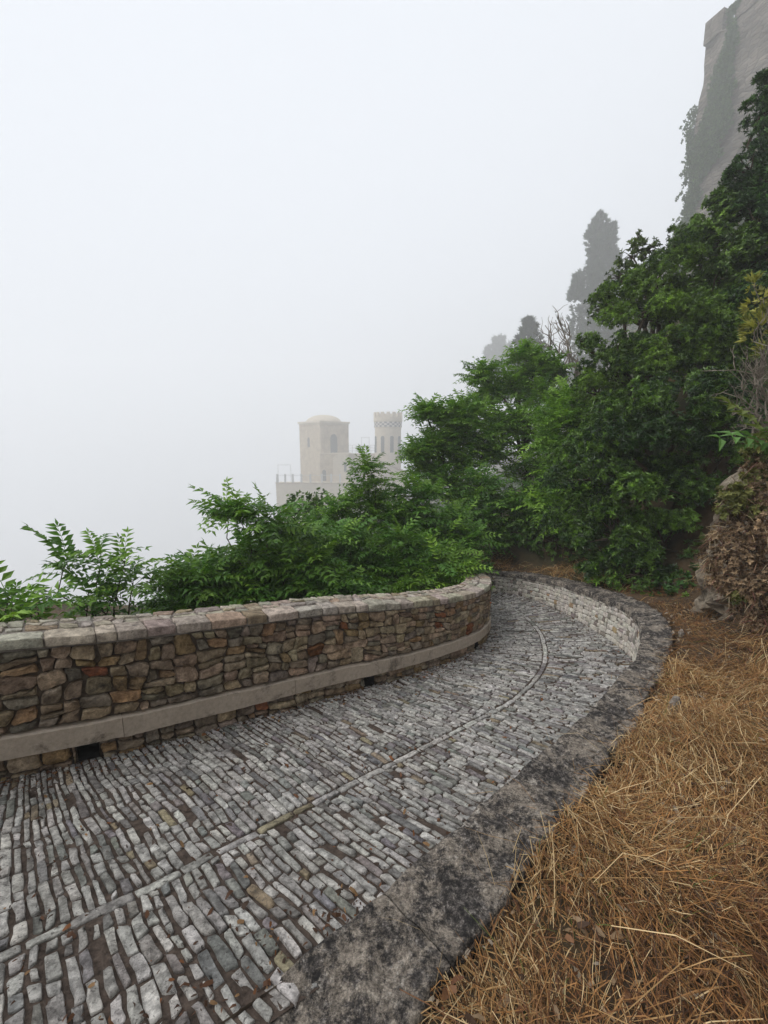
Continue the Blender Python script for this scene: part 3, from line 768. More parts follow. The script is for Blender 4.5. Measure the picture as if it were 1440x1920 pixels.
# face stones above and below the ledge
rnd = random.Random(21)
def wall_tint(r_):
    x = r_.random()
    if x < 0.022: return shade((0.38, 0.16, 0.075), r_)
    if x < 0.16: return shade((0.46, 0.32, 0.18), r_)
    if x < 0.40: return shade((0.37, 0.315, 0.255), r_, 0.32)
    return shade((0.48, 0.38, 0.275), r_, 0.32)
def warp(poly):
    return [(u + 0.012 * math.sin(v * 31 + u * 3), v + (0.014 * math.sin(u * 6.1 + v * 7) + 0.009 * math.sin(u * 15 + v * 11)) * (1 if 0.34 < v < 0.84 else 0.0)) for u, v in poly]
face = []
for q in blocks(wa, wb, 0.318, 0.868, 0.185, 0.38, rnd):
    face += [warp(z) for z in split(q, 0.0125, 1.6, 0.40, rnd)]
for q in blocks(wa, wb, -0.05, 0.158, 0.2, 0.42, rnd):
    for z in split(q, 0.0155, 2.2, 0.22, rnd):
        cu = sum(p_[0] for p_ in z) / len(z); lo_ = min(p_[0] for p_ in z); hi_ = max(p_[0] for p_ in z)
        cut = z
        for h in holes:
            if hi_ > h[0] and lo_ < h[1]:
                cut = clip_poly(z, (h[0] - 0.004, 0), (-1, 0)) if cu < (h[0] + h[1]) / 2 else clip_poly(z, (h[1] + 0.004, 0), (1, 0))
        if len(cut) >= 3:
            face.append(cut)
place_stones('stone', face, wall_world, M['wall_stone'], wall, wall_tint, 300,
             dict(step=0.035, jit=0.007, proud=0.015, depth=0.045, rough=0.0058, rounding=0.17, flat=0.82), rnd, 0.0062, 'stones_beyond')
# coping: flat stones across the top, (along, across) polygons
def cap_world(V):
    p, t, n = WALL.at(V[:, 0])
    xy = p + n * V[:, 1][:, None]
    z = path_z(p[:, 0], p[:, 1]) + wall_h(V[:, 0]) + V[:, 2]
    return np.column_stack([xy, z])
cap = []
u = wa
while u < wb - 0.1:                                # a front row of blocks, then crazy paving behind
    w = rnd.uniform(0.11, 0.30)
    d = rnd.uniform(0.10, 0.17)
    k = lambda: rnd.uniform(-0.012, 0.012)
    cap.append([(u, -0.028 + k() * 0.6), (u + w, -0.028 + k() * 0.6), (u + w, d + k()), (u, d + k())])
    u += w
back = []
for q in blocks(wa, wb, 0.14, TH + 0.01, 0.19, 0.3, rnd):
    back += split(q, 0.012, 1.5, 0.45, rnd)
def cap_tint(r_):
    x = r_.random()
    if x < 0.12: return shade((0.42, 0.34, 0.25), r_)
    return shade((0.52, 0.465, 0.395), r_, 0.22)
place_stones('coping_stone', cap, cap_world, M['cap_stone'], wall, cap_tint, 300,
             dict(step=0.035, jit=0.004, proud=0.010, depth=0.055, rough=0.003, rounding=0.06, flat=0.94), rnd, 0.005, 'coping_stones_beyond')
place_stones('top_stone', back, cap_world, M['cap_stone'], wall, cap_tint, 300,
             dict(step=0.035, jit=0.004, proud=0.009, depth=0.05, rough=0.003, rounding=0.1, flat=0.92), rnd, 0.006, 'top_stones_beyond')
cs = np.arange(wa, wb, 0.08)
Vc = np.vstack([cap_world(np.column_stack([cs, np.full(len(cs), a_), np.full(len(cs), z_)])) for a_, z_ in ((-0.005, -0.075), (-0.005, -0.004), (TH - 0.005, -0.004), (TH - 0.005, -0.09))])
Fc = []
for r_ in range(3):
    for i in range(len(cs) - 1):
        a0 = r_ * len(cs) + i
        Fc.append((a0, a0 + 1, a0 + len(cs) + 1, a0 + len(cs)))
part('coping_mortar', Vc, Fc, M['cap_mortar'], wall)

# ------------------------------------------------------------------ kerb wall on the hill side
kerb = thing('kerb_wall', 'low white stone retaining wall with a dark weathered coping, beside the dry grass', 'wall', (2.9, 5.3, float(path_z(2.9, 5.3)) - 0.1))
nk = 900
fi = np.linspace(0, 1, nk)
# matching points on the inner and outer edge: nearest outer sample for each inner sample, kept in order
ki = np.stack([np.interp(fi * KIN.len, KIN.s, KIN.q[:, k]) for k in range(2)], 1)
near = ((KOUT.q[None, :, :2] - ki[:, None]) ** 2).sum(-1).argmin(1)
near = np.maximum.accumulate(near)
so = smooth_line(KOUT.s[near][:, None], 13)[:, 0]
ko = np.stack([np.interp(so, KOUT.s, KOUT.q[:, k]) for k in range(2)], 1)
edge = unit(ko - ki)
ko = ko + edge * (0.022 * value_noise(so * 3.1, so * 0 + 2, 4) + 0.016 * value_noise(so * 11, so * 0 + 5, 4))[:, None]
ki_ = ki - edge * 0.018 + edge * (0.010 * value_noise(fi * KIN.len * 7, fi * 0 + 1, 7))[:, None]
cols = [(-0.075, 0.0), (-0.03, 0.0), (-0.006, 0.015)] + [(0.0, t) for t in np.linspace(0.04, 0.96, 22)] + [(-0.012, 0.985), (-0.05, 1.0), (-0.30, 0.99)]
Vk = []
for dz, t in cols:
    xy = ki_ + (ko - ki_) * t
    kz = kerb_z(xy[:, 0], xy[:, 1])
    rel = 0.012 * value_noise(xy[:, 0] * 5, xy[:, 1] * 5, 3) + 0.010 * value_noise(xy[:, 0] * 15, xy[:, 1] * 15, 6) + 0.006 * value_noise(xy[:, 0] * 34, xy[:, 1] * 34, 8)
    Vk.append(np.column_stack([xy, kz + dz + rel * (1 if dz > -0.06 else 0.3)]))
Vk = np.stack(Vk)                                  # (across, along, 3)
m, N, L, b = new_mat('weathered_coping')
p = wcoord(N)
n1 = noise(N, L, 5.5, 14, 0.86, p, 0.2); n2 = noise(N, L, 38, 10, 0.8, p); n3 = noise(N, L, 130, 4, 0.7, p); n4 = noise(N, L, 7, 10, 0.75, p, 0.2)
c = ramp(N, L, n2, [(0.38, (0.13, 0.106, 0.084)), (0.5, (0.30, 0.254, 0.206)), (0.62, (0.53, 0.46, 0.38))])
dk_ = ramp(N, L, n2, [(0.43, (0.012, 0.0105, 0.01)), (0.51, (0.055, 0.047, 0.043)), (0.58, (0.17, 0.15, 0.135)), (0.65, (0.46, 0.42, 0.38))])
c = mixc(N, L, ramp(N, L, n1, [(0.485, (1, 1, 1)), (0.545, (0, 0, 0))]), c, dk_)
c = mixc(N, L, ramp(N, L, n4, [(0.58, (0, 0, 0)), (0.63, (1, 1, 1))]), c, ramp(N, L, n2, [(0.38, (0.30, 0.262, 0.225)), (0.62, (0.60, 0.55, 0.48))]))
c = mixc(N, L, 1.0, c, ramp(N, L, n3, [(0.34, (0.5, 0.5, 0.5)), (0.64, (1.3, 1.3, 1.3))]), 'MULTIPLY')
L.new(c, b.inputs['Base Color']); b.inputs['Roughness'].default_value = 0.95
hs = N.new('ShaderNodeMath'); hs.operation = 'ADD'; L.new(n2, hs.inputs[0]); L.new(n3, hs.inputs[1])
bump(N, L, b, hs.outputs[0], 0.9, 0.016)
rk = random.Random(77)
i0 = 0
nc = len(cols)
while i0 < nk - 8:                                 # slabs with skewed, hair-wide joints
    i1 = min(nk - 1, i0 + rk.randint(90, 190))
    if nk - 1 - i1 < 40: i1 = nk - 1
    W = Vk[:, i0:i1 + 1].copy()
    d0 = unit(W[:, 1] - W[:, 0]); d1 = unit(W[:, -1] - W[:, -2])
    W[:, 0] += d0 * 0.0012; W[:, -1] -= d1 * 0.0012
    W[:, :, 2] += rk.uniform(-0.002, 0.002)
    k1 = i1 - i0 + 1
    Fs_ = [(r_ * k1 + i + 1, r_ * k1 + i, (r_ + 1) * k1 + i, (r_ + 1) * k1 + i + 1) for r_ in range(nc - 1) for i in range(k1 - 1)]
    Fs_.append(tuple(r_ * k1 for r_ in range(nc))); Fs_.append(tuple(r_ * k1 + k1 - 1 for r_ in range(nc))[::-1])
    part('coping_slab', W.reshape(-1, 3), Fs_, m, kerb, None, True)
    i0 = i1
mid = Vk[1:-1].copy(); mid[:, :, 2] -= 0.012
part('coping_bed', mid.reshape(-1, 3), [(r_ * nk + i + 1, r_ * nk + i, (r_ + 1) * nk + i, (r_ + 1) * nk + i + 1) for r_ in range(len(mid) - 1) for i in range(nk - 1)], m, kerb)
def kerb_height(s):
    p, _, _ = KIN.at(s)
    return np.maximum(kerb_z(p[:, 0], p[:, 1]) - path_z(p[:, 0], p[:, 1]) - 0.045, 0.02)
def kerb_world(V):
    p, t, n = KIN.at(V[:, 0])
    h = kerb_height(V[:, 0])
    xy = p + n * V[:, 2][:, None]
    return np.column_stack([xy, path_z(p[:, 0], p[:, 1]) + V[:, 1] * h])
ks = np.arange(0.3, KIN.len - 0.2, 0.06)
Vm = np.vstack([kerb_world(np.column_stack([ks, np.full(len(ks), v), np.full(len(ks), -0.014)])) for v in (-0.5, 0.0, 0.5, 1.0)])
Fm = []
for r_ in range(3):
    for i in range(len(ks) - 1):
        a0 = r_ * len(ks) + i
        Fm.append((a0 + 1, a0, a0 + len(ks), a0 + len(ks) + 1))
part('mortar_core', Vm, Fm, M['mortar'], kerb)
rnd = random.Random(8)
k_from = s_of(KIN, 1.3, 2.55)
cells = []
u = k_from
while u < KIN.len - 0.4:                           # panels with their own number of courses
    w = rnd.uniform(0.16, 0.30)
    h = float(kerb_height(np.array([u + w / 2]))[0])
    for q in blocks(u, u + w, 0.0, h, 0.075, 0.10, rnd):
        for z in split(q, 0.0058, 1.3, 0.22, rnd):
            cells.append([(a_, min(b_ / h, 1.0)) for a_, b_ in z])
    u += w
def kerb_cells_world(V):
    return kerb_world(V)
# stones are shaped in metres, so scale v by the local wall height first
def kerb_tint(r_):
    x = r_.random()
    if x < 0.015: return shade((0.48, 0.36, 0.22), r_)
    if x < 0.14: return shade((0.33, 0.30, 0.27), r_)
    return shade((0.72, 0.68, 0.62), r_, 0.16, 0.03)
met = [[(a_, b_ * float(kerb_height(np.array([a_]))[0])) for a_, b_ in z] for z in cells]
def kerb_metric(V):
    h = kerb_height(V[:, 0])
    return kerb_world(np.column_stack([V[:, 0], V[:, 1] / h, V[:, 2]]))
place_stones('stone', met, kerb_metric, M['white_stone'], kerb, kerb_tint, 300,
             dict(step=0.03, jit=0.003, proud=0.008, depth=0.03, rough=0.0022, rounding=0.2, flat=0.82), rnd, 0.0036, 'stones_beyond')
# ------------------------------------------------------------------ the small castle on the spur in the fog
plaster = plain_mat('cream_plaster', (0.36, 0.29, 0.20), (0.56, 0.47, 0.345), 0.35, bdist=0.05)
plaster2 = plain_mat('pale_plaster', (0.52, 0.45, 0.34), (0.64, 0.56, 0.44), 0.5, bdist=0.05)
darkgap = plain_mat('dark_opening', (0.06, 0.06, 0.06), (0.12, 0.12, 0.12), 1.0)
tile_m = plain_mat('clay_tile', (0.22, 0.13, 0.09), (0.42, 0.28, 0.2), 1.5, bdist=0.05)
rail_m = plain_mat('white_rail', (0.45, 0.45, 0.44), (0.6, 0.6, 0.58), 2.0)
TY = 110.0
villa = thing('hill_castle', 'small cream castle with a domed square tower and a crenellated round tower in the fog', 'castle', (-8.0, TY, -16.0))

def rot_xf(cx, cy, ang):
    ca, sa = math.cos(ang), math.sin(ang)
    return lambda V: np.column_stack([cx + ca * V[:, 0] - sa * V[:, 1], cy + sa * V[:, 0] + ca * V[:, 1], V[:, 2]])

def arch(x0, x1, z0, z1, y0, y1, n=8):
    """An arched slab: rectangle with a round head, extruded from y0 to y1."""
    r = (x1 - x0) / 2
    pts = [(x0, z0), (x1, z0)] + [(x0 + r + r * math.cos(t), z1 - r + r * math.sin(t)) for t in np.linspace(0, math.pi, n)]
    k = len(pts)
    V = [(x, y0, z) for x, z in pts] + [(x, y1, z) for x, z in pts]
    F = [tuple(range(k)), tuple(range(2 * k - 1, k - 1, -1))] + [(i, i + k, (i + 1) % k + k, (i + 1) % k) for i in range(k)]
    return V, F

def lathe(cx, cy, prof, n=40):
    ang = np.linspace(0, 2 * np.pi, n, endpoint=False)
    V = np.vstack([np.column_stack([cx + r * np.cos(ang), cy + r * np.sin(ang), np.full(n, z)]) for r, z in prof])
    F = [(i * n + k, i * n + (k + 1) % n, (i + 1) * n + (k + 1) % n, (i + 1) * n + k) for i in range(len(prof) - 1) for k in range(n)]
    return V, F

half = 4.55
sq = rot_xf(-15.7, TY + 3.5, R(-45))              # local -y face looks down-left, +x face looks down-right
g = Bag(); g.box((-half, -half, -16), (half, half, 6.9)); tower = g.make('square_tower', plaster, villa, xf=sq)
g = Bag(); g.box((-half - .28, -half - .28, 6.92), (half + .28, half + .28, 7.4)); g.make('cornice', plaster2, tower, xf=sq)
for k in range(17):
    g = Bag(); x = -half + 0.18 + k * 0.535
    g.box((x, -half - .2, 6.42), (x + .27, -half - .002, 6.9)); g.make('corbel', plaster2, tower, xf=sq)
    g = Bag(); g.box((half + .002, x, 6.42), (half + .2, x + .27, 6.9)); g.make('corbel', plaster2, tower, xf=sq)
V, F = lathe(0, 0, [(4.6, 7.41), (4.45, 7.75), (4.0, 8.2), (3.3, 8.6), (2.3, 8.95), (1.1, 9.15), (0.05, 9.2)])
g = Bag(); g.add(V, F); g.make('dome', plaster2, tower, True, xf=sq)
for (a0, a1, z0, z1, facey) in ((-.95, -.05, 0.9, 3.4, True), ):
    g = Bag(); g.add(*arch(a0, a1, z0, z1, -half - .03, -half + .3)); g.make('window', darkgap, tower, xf=sq)
rotf = rot_xf(-15.7, TY + 3.5, R(45))              # frame whose -y face is the one that looks down-right
g = Bag(); g.add(*arch(-1.5, 0.7, -.5, 4.2, -half - .035, -half + .3)); g.make('window', darkgap, tower, xf=rotf)
g = Bag(); g.box((-15.6, TY - 5.2, -16), (-8.6, TY + 1, -0.75)); annex = g.make('annex', plaster, villa)
g = Bag(); g.box((-15.75, TY - 5.35, -0.74), (-8.45, TY + 1, -0.45)); g.make('cornice', plaster2, annex)
V, F = arch(-12.4, -8.5, -16, -0.2, TY - 6.0, TY - 5.2, 14)
V = np.array(V); hi = V[:, 2] > -2.2; V[hi, 2] = -2.2 + (V[hi, 2] + 2.2) * 0.55 + 0.4
g = Bag(); g.add(V, F); g.make('bay', plaster2, annex)
g = Bag(); g.add(*arch(-9.7, -9.1, -4.9, -2.6, TY - 6.04, TY - 5.9)); g.make('window', darkgap, annex)
g = Bag(); g.add(*arch(-15.1, -14.2, -7.2, -4.5, TY - 5.24, TY - 5.0)); g.make('door', darkgap, annex)
g = Bag(); g.box((-8.58, TY - 1.2, -16), (-1.5, TY + 5, -0.7)); hall = g.make('link_wing', plaster, villa)
for z in (1.45, 0.75, 0.05):
    g = Bag(); g.box((-9.0, TY - 1.1, z - .05), (-2.2, TY - 1.0, z + .05)); g.make('rail', rail_m, hall)
for x in np.linspace(-8.9, -2.4, 8):
    g = Bag(); g.box((x - .06, TY - 1.12, -0.7), (x + .06, TY - 0.98, 1.5)); g.make('rail_post', rail_m, hall)
for x in (-5.7, -3.75):
    g = Bag(); g.box((x - .05, TY - .5, -0.7), (x + .05, TY - .4, 3.4)); g.make('mast', rail_m, hall)
g = Bag(); g.box((-5.8, TY - .49, 3.3), (-3.65, TY - .41, 3.4)); g.make('mast_bar', rail_m, hall)
CX, CY = 1.0, TY - 1.0
V, F = lathe(CX, CY, [(3.35, -16), (3.3, 5.6), (3.45, 5.85), (3.45, 7.15), (3.6, 7.3), (3.6, 8.25), (3.25, 8.25), (3.25, 7.3), (0.1, 7.25)], 48)
g = Bag(); g.add(V, F); rt = g.make('round_tower', plaster2, villa)
m, N, L, b = new_mat('checker_band')
ck_ = N.new('ShaderNodeTexChecker'); ck_.inputs['Scale'].default_value = 1.0
ck_.inputs['Color1'].default_value = (0.6, 0.56, 0.5, 1); ck_.inputs['Color2'].default_value = (0.13, 0.12, 0.12, 1)
uvn = N.new('ShaderNodeAttribute'); uvn.attribute_name = 'tint'
L.new(uvn.outputs['Vector'], ck_.inputs['Vector']); L.new(ck_.outputs[0], b.inputs['Base Color']); b.inputs['Roughness'].default_value = 0.9
nb = 60
ang = np.linspace(0, 2 * np.pi, nb + 1)
Vb_ = np.vstack([np.column_stack([CX + 3.475 * np.cos(ang), CY + 3.475 * np.sin(ang), np.full(nb + 1, z)]) for z in (5.88, 7.1)])
Tb = np.vstack([np.column_stack([ang * 34 / (2 * np.pi) + 0.013, np.full(nb + 1, v), np.full(nb + 1, 0.5)]) for v in (0.01, 2.99)])
part('checker_band', Vb_, [(i, i + 1, i + nb + 2, i + nb + 1) for i in range(nb)], m, rt, Tb)
for k in range(15):
    a0, a1 = 2 * np.pi * k / 15, 2 * np.pi * (k + .56) / 15
    t = np.linspace(a0, a1, 5)
    V = np.array([(CX + r * math.cos(q), CY + r * math.sin(q), z) for z in (8.24, 9.45) for r in (3.26, 3.6) for q in t])
    F = []
    for i in range(4):
        F += [(5 + i, 6 + i, 16 + i, 15 + i), (i + 1, i, 10 + i, 11 + i), (10 + i, 15 + i, 16 + i, 11 + i)]
    F += [(0, 5, 15, 10), (9, 4, 14, 19)]
    g = Bag(); g.add(V, F); g.make('merlon', plaster2, rt)
for th in (-67, -24, 16, 56):
    xf = rot_xf(CX, CY, R(th))
    g = Bag(); g.add(*arch(-.42, .42, -.35, 3.7, -3.42, -3.0)); w_ = g.make('window', darkgap, rt, xf=xf)
    g = Bag()
    g.box((-.56, -3.47, -.55), (.56, -3.1, -.36)); g.make('sill', plaster2, w_, xf=xf)
g = Bag()                                          # lean-to below the round tower, tiled roof falling to the right
V = [(-2.6, TY - 6.5, -1.6), (5.6, TY - 6.5, -5.2), (5.6, TY - 1, -5.2), (-2.6, TY - 1, -1.6)]
V2 = [(x, y, z - .25) for x, y, z in V]
g.add(V + V2, [(0, 1, 2, 3), (7, 6, 5, 4), (0, 4, 5, 1), (1, 5, 6, 2), (2, 6, 7, 3), (3, 7, 4, 0)])
lean = g.make('lean_to_roof', tile_m, villa)
for k in range(13):
    f0 = (k + .1) / 13; f1 = (k + .8) / 13
    V = []
    for f in (f0, f1):
        for y in (TY - 6.56, TY - 1):
            V += [(-2.6 + 8.2 * f, y, -1.6 - 3.6 * f + .02), (-2.6 + 8.2 * f, y, -1.6 - 3.6 * f + (.16 if f == f1 else .24))]
    g = Bag(); g.add(V, [(0, 1, 3, 2), (4, 6, 7, 5), (1, 5, 7, 3), (0, 4, 5, 1), (2, 3, 7, 6)]); g.make('tile_course', tile_m, lean)
g = Bag(); V = [(-2.5, TY - 6.3, -16), (5.4, TY - 6.3, -16), (5.4, TY - 6.3, -5.4), (-2.5, TY - 6.3, -1.9), (-2.5, TY - 1.1, -16), (5.4, TY - 1.1, -16), (5.4, TY - 1.1, -5.4), (-2.5, TY - 1.1, -1.9)]
g.add(V, [(0, 1, 2, 3), (1, 5, 6, 2), (4, 0, 3, 7), (5, 4, 7, 6)]); g.make('lean_to_wall', plaster, villa)
g = Bag(); g.box((-25.4, TY - 10, -20), (-7.6, TY - 5.3, -7.4)); ter = g.make('terrace', plaster2, villa)
g = Bag(); g.box((-25.55, TY - 10.1, -7.38), (-7.5, TY - 9.6, -7.2)); g.make('terrace_edge', plaster, ter)
for px in (-25.1, -23.2, -21.4, -19.4, -17.3, -14.6, -12.4, -10.3):
    g = Bag(); g.box((px - .2, TY - 10, -7.2), (px + .2, TY - 9.6, -5.2)); g.make('terrace_post', rail_m, ter)
g = Bag(); g.box((-25.1, TY - 9.83, -5.55), (-10.3, TY - 9.77, -5.45)); g.make('terrace_rail', rail_m, ter)
for px in (-24.9, -21.9):
    g = Bag(); g.box((px - .05, TY - 9.5, -7.2), (px + .05, TY - 9.4, -3.1)); g.make('mast', rail_m, ter)
g = Bag(); g.box((-24.95, TY - 9.48, -3.15), (-21.85, TY - 9.42, -3.05)); g.make('mast_bar', rail_m, ter)

# ------------------------------------------------------------------ the fortress on the crag
m, N, L, b = new_mat('fortress_masonry')
p = wcoord(N)
uvn = N.new('ShaderNodeAttribute'); uvn.attribute_name = 'tint'
vo = N.new('ShaderNodeTexVoronoi'); vo.inputs['Scale'].default_value = 1.0; L.new(uvn.outputs['Vector'], vo.inputs['Vector'])
vd = N.new('ShaderNodeTexVoronoi'); vd.feature = 'DISTANCE_TO_EDGE'; vd.inputs['Scale'].default_value = 1.0; L.new(uvn.outputs['Vector'], vd.inputs['Vector'])
for q in (vo, vd):
    q.inputs['Randomness'].default_value = 0.75
n1 = noise(N, L, 0.18, 8, 0.65, p)
base_c = ramp(N, L, n1, [(0.35, (0.085, 0.073, 0.062)), (0.65, (0.20, 0.174, 0.148))])
sep = N.new('ShaderNodeSeparateColor'); L.new(vo.outputs['Color'], sep.inputs[0])
c = mixc(N, L, 1.0, base_c, ramp(N, L, sep.outputs[0], [(0.0, (0.65, 0.63, 0.6)), (1.0, (1.3, 1.28, 1.24))]), 'MULTIPLY')
c = mixc(N, L, ramp(N, L, vd.outputs['Distance'], [(0.0, (1, 1, 1)), (0.09, (0, 0, 0))]), c, (0.07, 0.06, 0.052))
L.new(c, b.inputs['Base Color']); b.inputs['Roughness'].default_value = 1.0
bump(N, L, b, ramp(N, L, vd.outputs['Distance'], [(0.0, (0, 0, 0)), (0.2, (1, 1, 1))]), 0.9, 0.15)
M['fortress'] = m
A = np.array([38.9, 60.0]); B = np.array([49.1, 31.8])
dv = unit(B - A); nv = np.array([-dv[1], dv[0]])          # along the wall towards the camera; outward is -nv or nv
if nv @ (-A) < 0: nv = -nv
fort = thing('fortress', 'grey masonry fortress wall with stepped battlements high on the crag', 'castle', (float(A[0]), float(A[1]), 20.0))
Lw = 40.0
g = Bag()
nu, nz = 120, 44
V, F, UZ = [], [], []
for j in range(nz + 1):
    z = 6 + (49.4 - 6) * j / nz
    for i in range(nu + 1):
        u = Lw * i / nu
        bulge = 0.35 * value_noise(np.array([u * 0.35]), np.array([z * 0.35]), 4)[0] + 0.12 * value_noise(np.array([u * 1.1]), np.array([z * 1.1]), 5)[0]
        out_ = bulge + max(0.0, (34 - z)) * 0.10
        q = A + dv * u + nv * out_
        V.append((q[0], q[1], z)); UZ.append((u * 1.1, z * 2.6, 0.5))
for j in range(nz):
    for i in range(nu):
        a0 = j * (nu + 1) + i
        F.append((a0, a0 + 1, a0 + nu + 2, a0 + nu + 1))
n0 = len(V)
back_ = -nv * 9.0
for j in range(nz + 1):                                   # the return round the far corner
    V.append((V[j * (nu + 1)][0] + back_[0] + dv[0] * 1.0, V[j * (nu + 1)][1] + back_[1] + dv[1] * 1.0, V[j * (nu + 1)][2])); UZ.append((-2.0, UZ[j * (nu + 1)][1], 0.5))
for j in range(nz):
    F.append((n0 + j, j * (nu + 1), (j + 1) * (nu + 1), n0 + j + 1))
top_a = nz * (nu + 1); e1 = A + dv * Lw
n1_ = len(V); V += [(e1[0] - nv[0] * 9, e1[1] - nv[1] * 9, 49.4)]; UZ.append((3, 3, .5))
F.append(tuple([n0 + nz] + [top_a + i for i in range(nu + 1)] + [n1_]))
part('wall', np.array(V), F, M['fortress'], fort, np.array(UZ))
u = 0.0
k = 0
while u < 24:
    w = 2.1
    q0 = A + dv * u; q1 = A + dv * (u + w)
    h = 2.3
    Vq = []
    for z in (49.35, 49.4 + h):
        for q in (q0 + nv * .25, q1 + nv * .25, q1 - nv * 1.0, q0 - nv * 1.0):
            Vq.append((q[0], q[1], z))
    g = Bag(); g.add(Vq, [(3, 2, 1, 0), (4, 5, 6, 7), (0, 1, 5, 4), (1, 2, 6, 5), (2, 3, 7, 6), (3, 0, 4, 7)])
    o = g.make('merlon', M['fortress'], fort)
    o.data.attributes['tint'].data.foreach_set('color', np.array([(u * 1.1 + dx * 5, zz_ * 2.6, .5, 1) for zz_ in (49.35, 49.4 + h) for dx in (0, .46, .7, .24)], np.float32).ravel())
    u += w + 1.3
    k += 1

villa.location = (-18.0, 247.5, -38.25); villa.scale = (2.25, 2.25, 2.25)
fort.location = (62.2, 96.0, 30.9); fort.scale = (1.6, 1.6, 1.6)
# ------------------------------------------------------------------ foliage
def leaf_blade(length, width, fold=0.25, droop=0.25):
    """One leaf along +x: five vertices, folded on its midrib."""
    V = np.array([(0, 0, 0), (0.5, 0, 0.02), (0.42, 0.5, 0.0), (0.42, -0.5, 0.0), (1, 0, 0)], float)
    V[:, 2] += np.abs(V[:, 1]) * fold * width / max(length, 1e-6) * 2 - droop * V[:, 0] ** 2
    V[:, 0] *= length; V[:, 1] *= width; V[:, 2] *= length
    return V, np.array([(0, 1, 2), (0, 3, 1), (1, 4, 2), (1, 3, 4)])

def light_blade(length, width, droop=0.2):
    """A small leaf of four vertices, creased along its midrib."""
    V = np.array([(0, 0, 0), (0.45, 0.5, 0.1), (0.45, -0.5, 0.1), (1, 0, 0)], float)
    V[:, 2] -= droop * V[:, 0] ** 2
    V[:, 0] *= length; V[:, 1] *= width; V[:, 2] *= length
    return V, np.array([(0, 3, 1), (0, 2, 3)])

def rot_rows(f, up):
    f = unit(f); s = unit(np.cross(up, f)); n = np.cross(f, s)
    return np.stack([f, s, n], -2)

def pinnate(rs, pairs=8, curl=0.35):
    """A feather leaf of unit length along +x: leaflets in pairs and a stalk; per-vertex brightness."""
    V, F, T, n = [], [], [], 0
    a0 = rs.uniform(0.05, 0.30)
    zc = lambda x: a0 * x - curl * x * x
    xs = np.linspace(0.20, 0.97, pairs)
    for i, x in enumerate(xs):
        env = 0.62 + 0.5 * math.sin(math.pi * (0.18 + 0.66 * (x - 0.2) / 0.77))
        for sg in (1, -1):
            ln = 0.26 * env * rs.uniform(0.88, 1.1)
            v, f = leaf_blade(ln, ln * 0.42, 0.3, rs.uniform(0.15, 0.5))
            fwd = math.radians(rs.uniform(48, 66))
            d = np.array([math.cos(fwd), sg * math.sin(fwd), rs.uniform(-0.28, 0.05)])
            Rm = rot_rows(d[None], np.array([[-(a0 - 2 * curl * x) * 0.6 + rs.normal(0, .12), rs.normal(0, .22), 1.0]]))[0]
            V.append(v @ Rm + (x, 0, zc(x))); F.append(f + n); T.append(np.full(5, rs.uniform(0.85, 1.15))); n += 5
    v, f = leaf_blade(0.2, 0.065)
    V.append(v + (0.98, 0, zc(0.98))); F.append(f + n); T.append(np.full(5, 1.1)); n += 5
    for x0, x1 in ((0, .35), (.35, .7), (.7, 1.0)):
        r0, r1 = 0.008 * (1.2 - x0), 0.008 * (1.2 - x1)
        V.append(np.array([(x0, r0, zc(x0)), (x0, -r0, zc(x0)), (x1, r1, zc(x1)), (x1, -r1, zc(x1)), (x0, 0, zc(x0) - r0), (x1, 0, zc(x1) - r1)]))
        F.append(np.array([(0, 1, 3), (0, 3, 2), (4, 0, 2), (4, 2, 5), (1, 4, 5), (1, 5, 3)]) + n); T.append(np.full(6, 0.8)); n += 6
    return np.vstack(V), np.vstack(F), np.concatenate(T)

def rosette(rs, count=9, ratio=0.34):
    """Leaves round a shoot tip, the shoot along +x; unit radius."""
    V, F, T, n = [], [], [], 0
    for k in range(count):
        a = k * 2.4 + rs.uniform(-.3, .3)
        el = rs.uniform(0.15, 1.15)
        d = np.array([math.sin(el) * 0.9, math.cos(el) * math.cos(a), math.cos(el) * math.sin(a)])
        ln = rs.uniform(0.7, 1.05)
        v, f = light_blade(ln, ln * ratio * 1.1, rs.uniform(-.1, .35))
        Rm = rot_rows(d[None], np.array([[1.0, 0.02, 0.03]]))[0]
        V.append(v @ Rm - np.array([rs.uniform(0, .45), 0, 0])); F.append(f + n); T.append(np.full(4, rs.uniform(0.75, 1.2))); n += 4
    return np.vstack(V), np.vstack(F), np.concatenate(T)

def tuft(rs, count=7):
    V, F, T, n = [], [], [], 0
    for k in range(count):
        d = unit(np.array([1.0, rs.normal(0, .35), rs.normal(0, .35)]))
        ln = rs.uniform(0.5, 1.0)
        v, f = light_blade(ln, 0.18, 0.0)
        Rm = rot_rows(d[None], rs.normal(0, 1, (1, 3)))[0]
        V.append(v @ Rm); F.append(f + n); T.append(np.full(4, rs.uniform(0.75, 1.2))); n += 4
    return np.vstack(V), np.vstack(F), np.concatenate(T)

trs = np.random.default_rng(3)
TEMPL = {'pinnate': [pinnate(trs, int(trs.integers(6, 9)), trs.uniform(.25, .8)) for _ in range(7)],
         'rosette': [rosette(trs, int(trs.integers(9, 14)), 0.27) for _ in range(6)],
         'small': [rosette(trs, 8, 0.5) for _ in range(5)],
         'tuft': [tuft(trs) for _ in range(5)]}

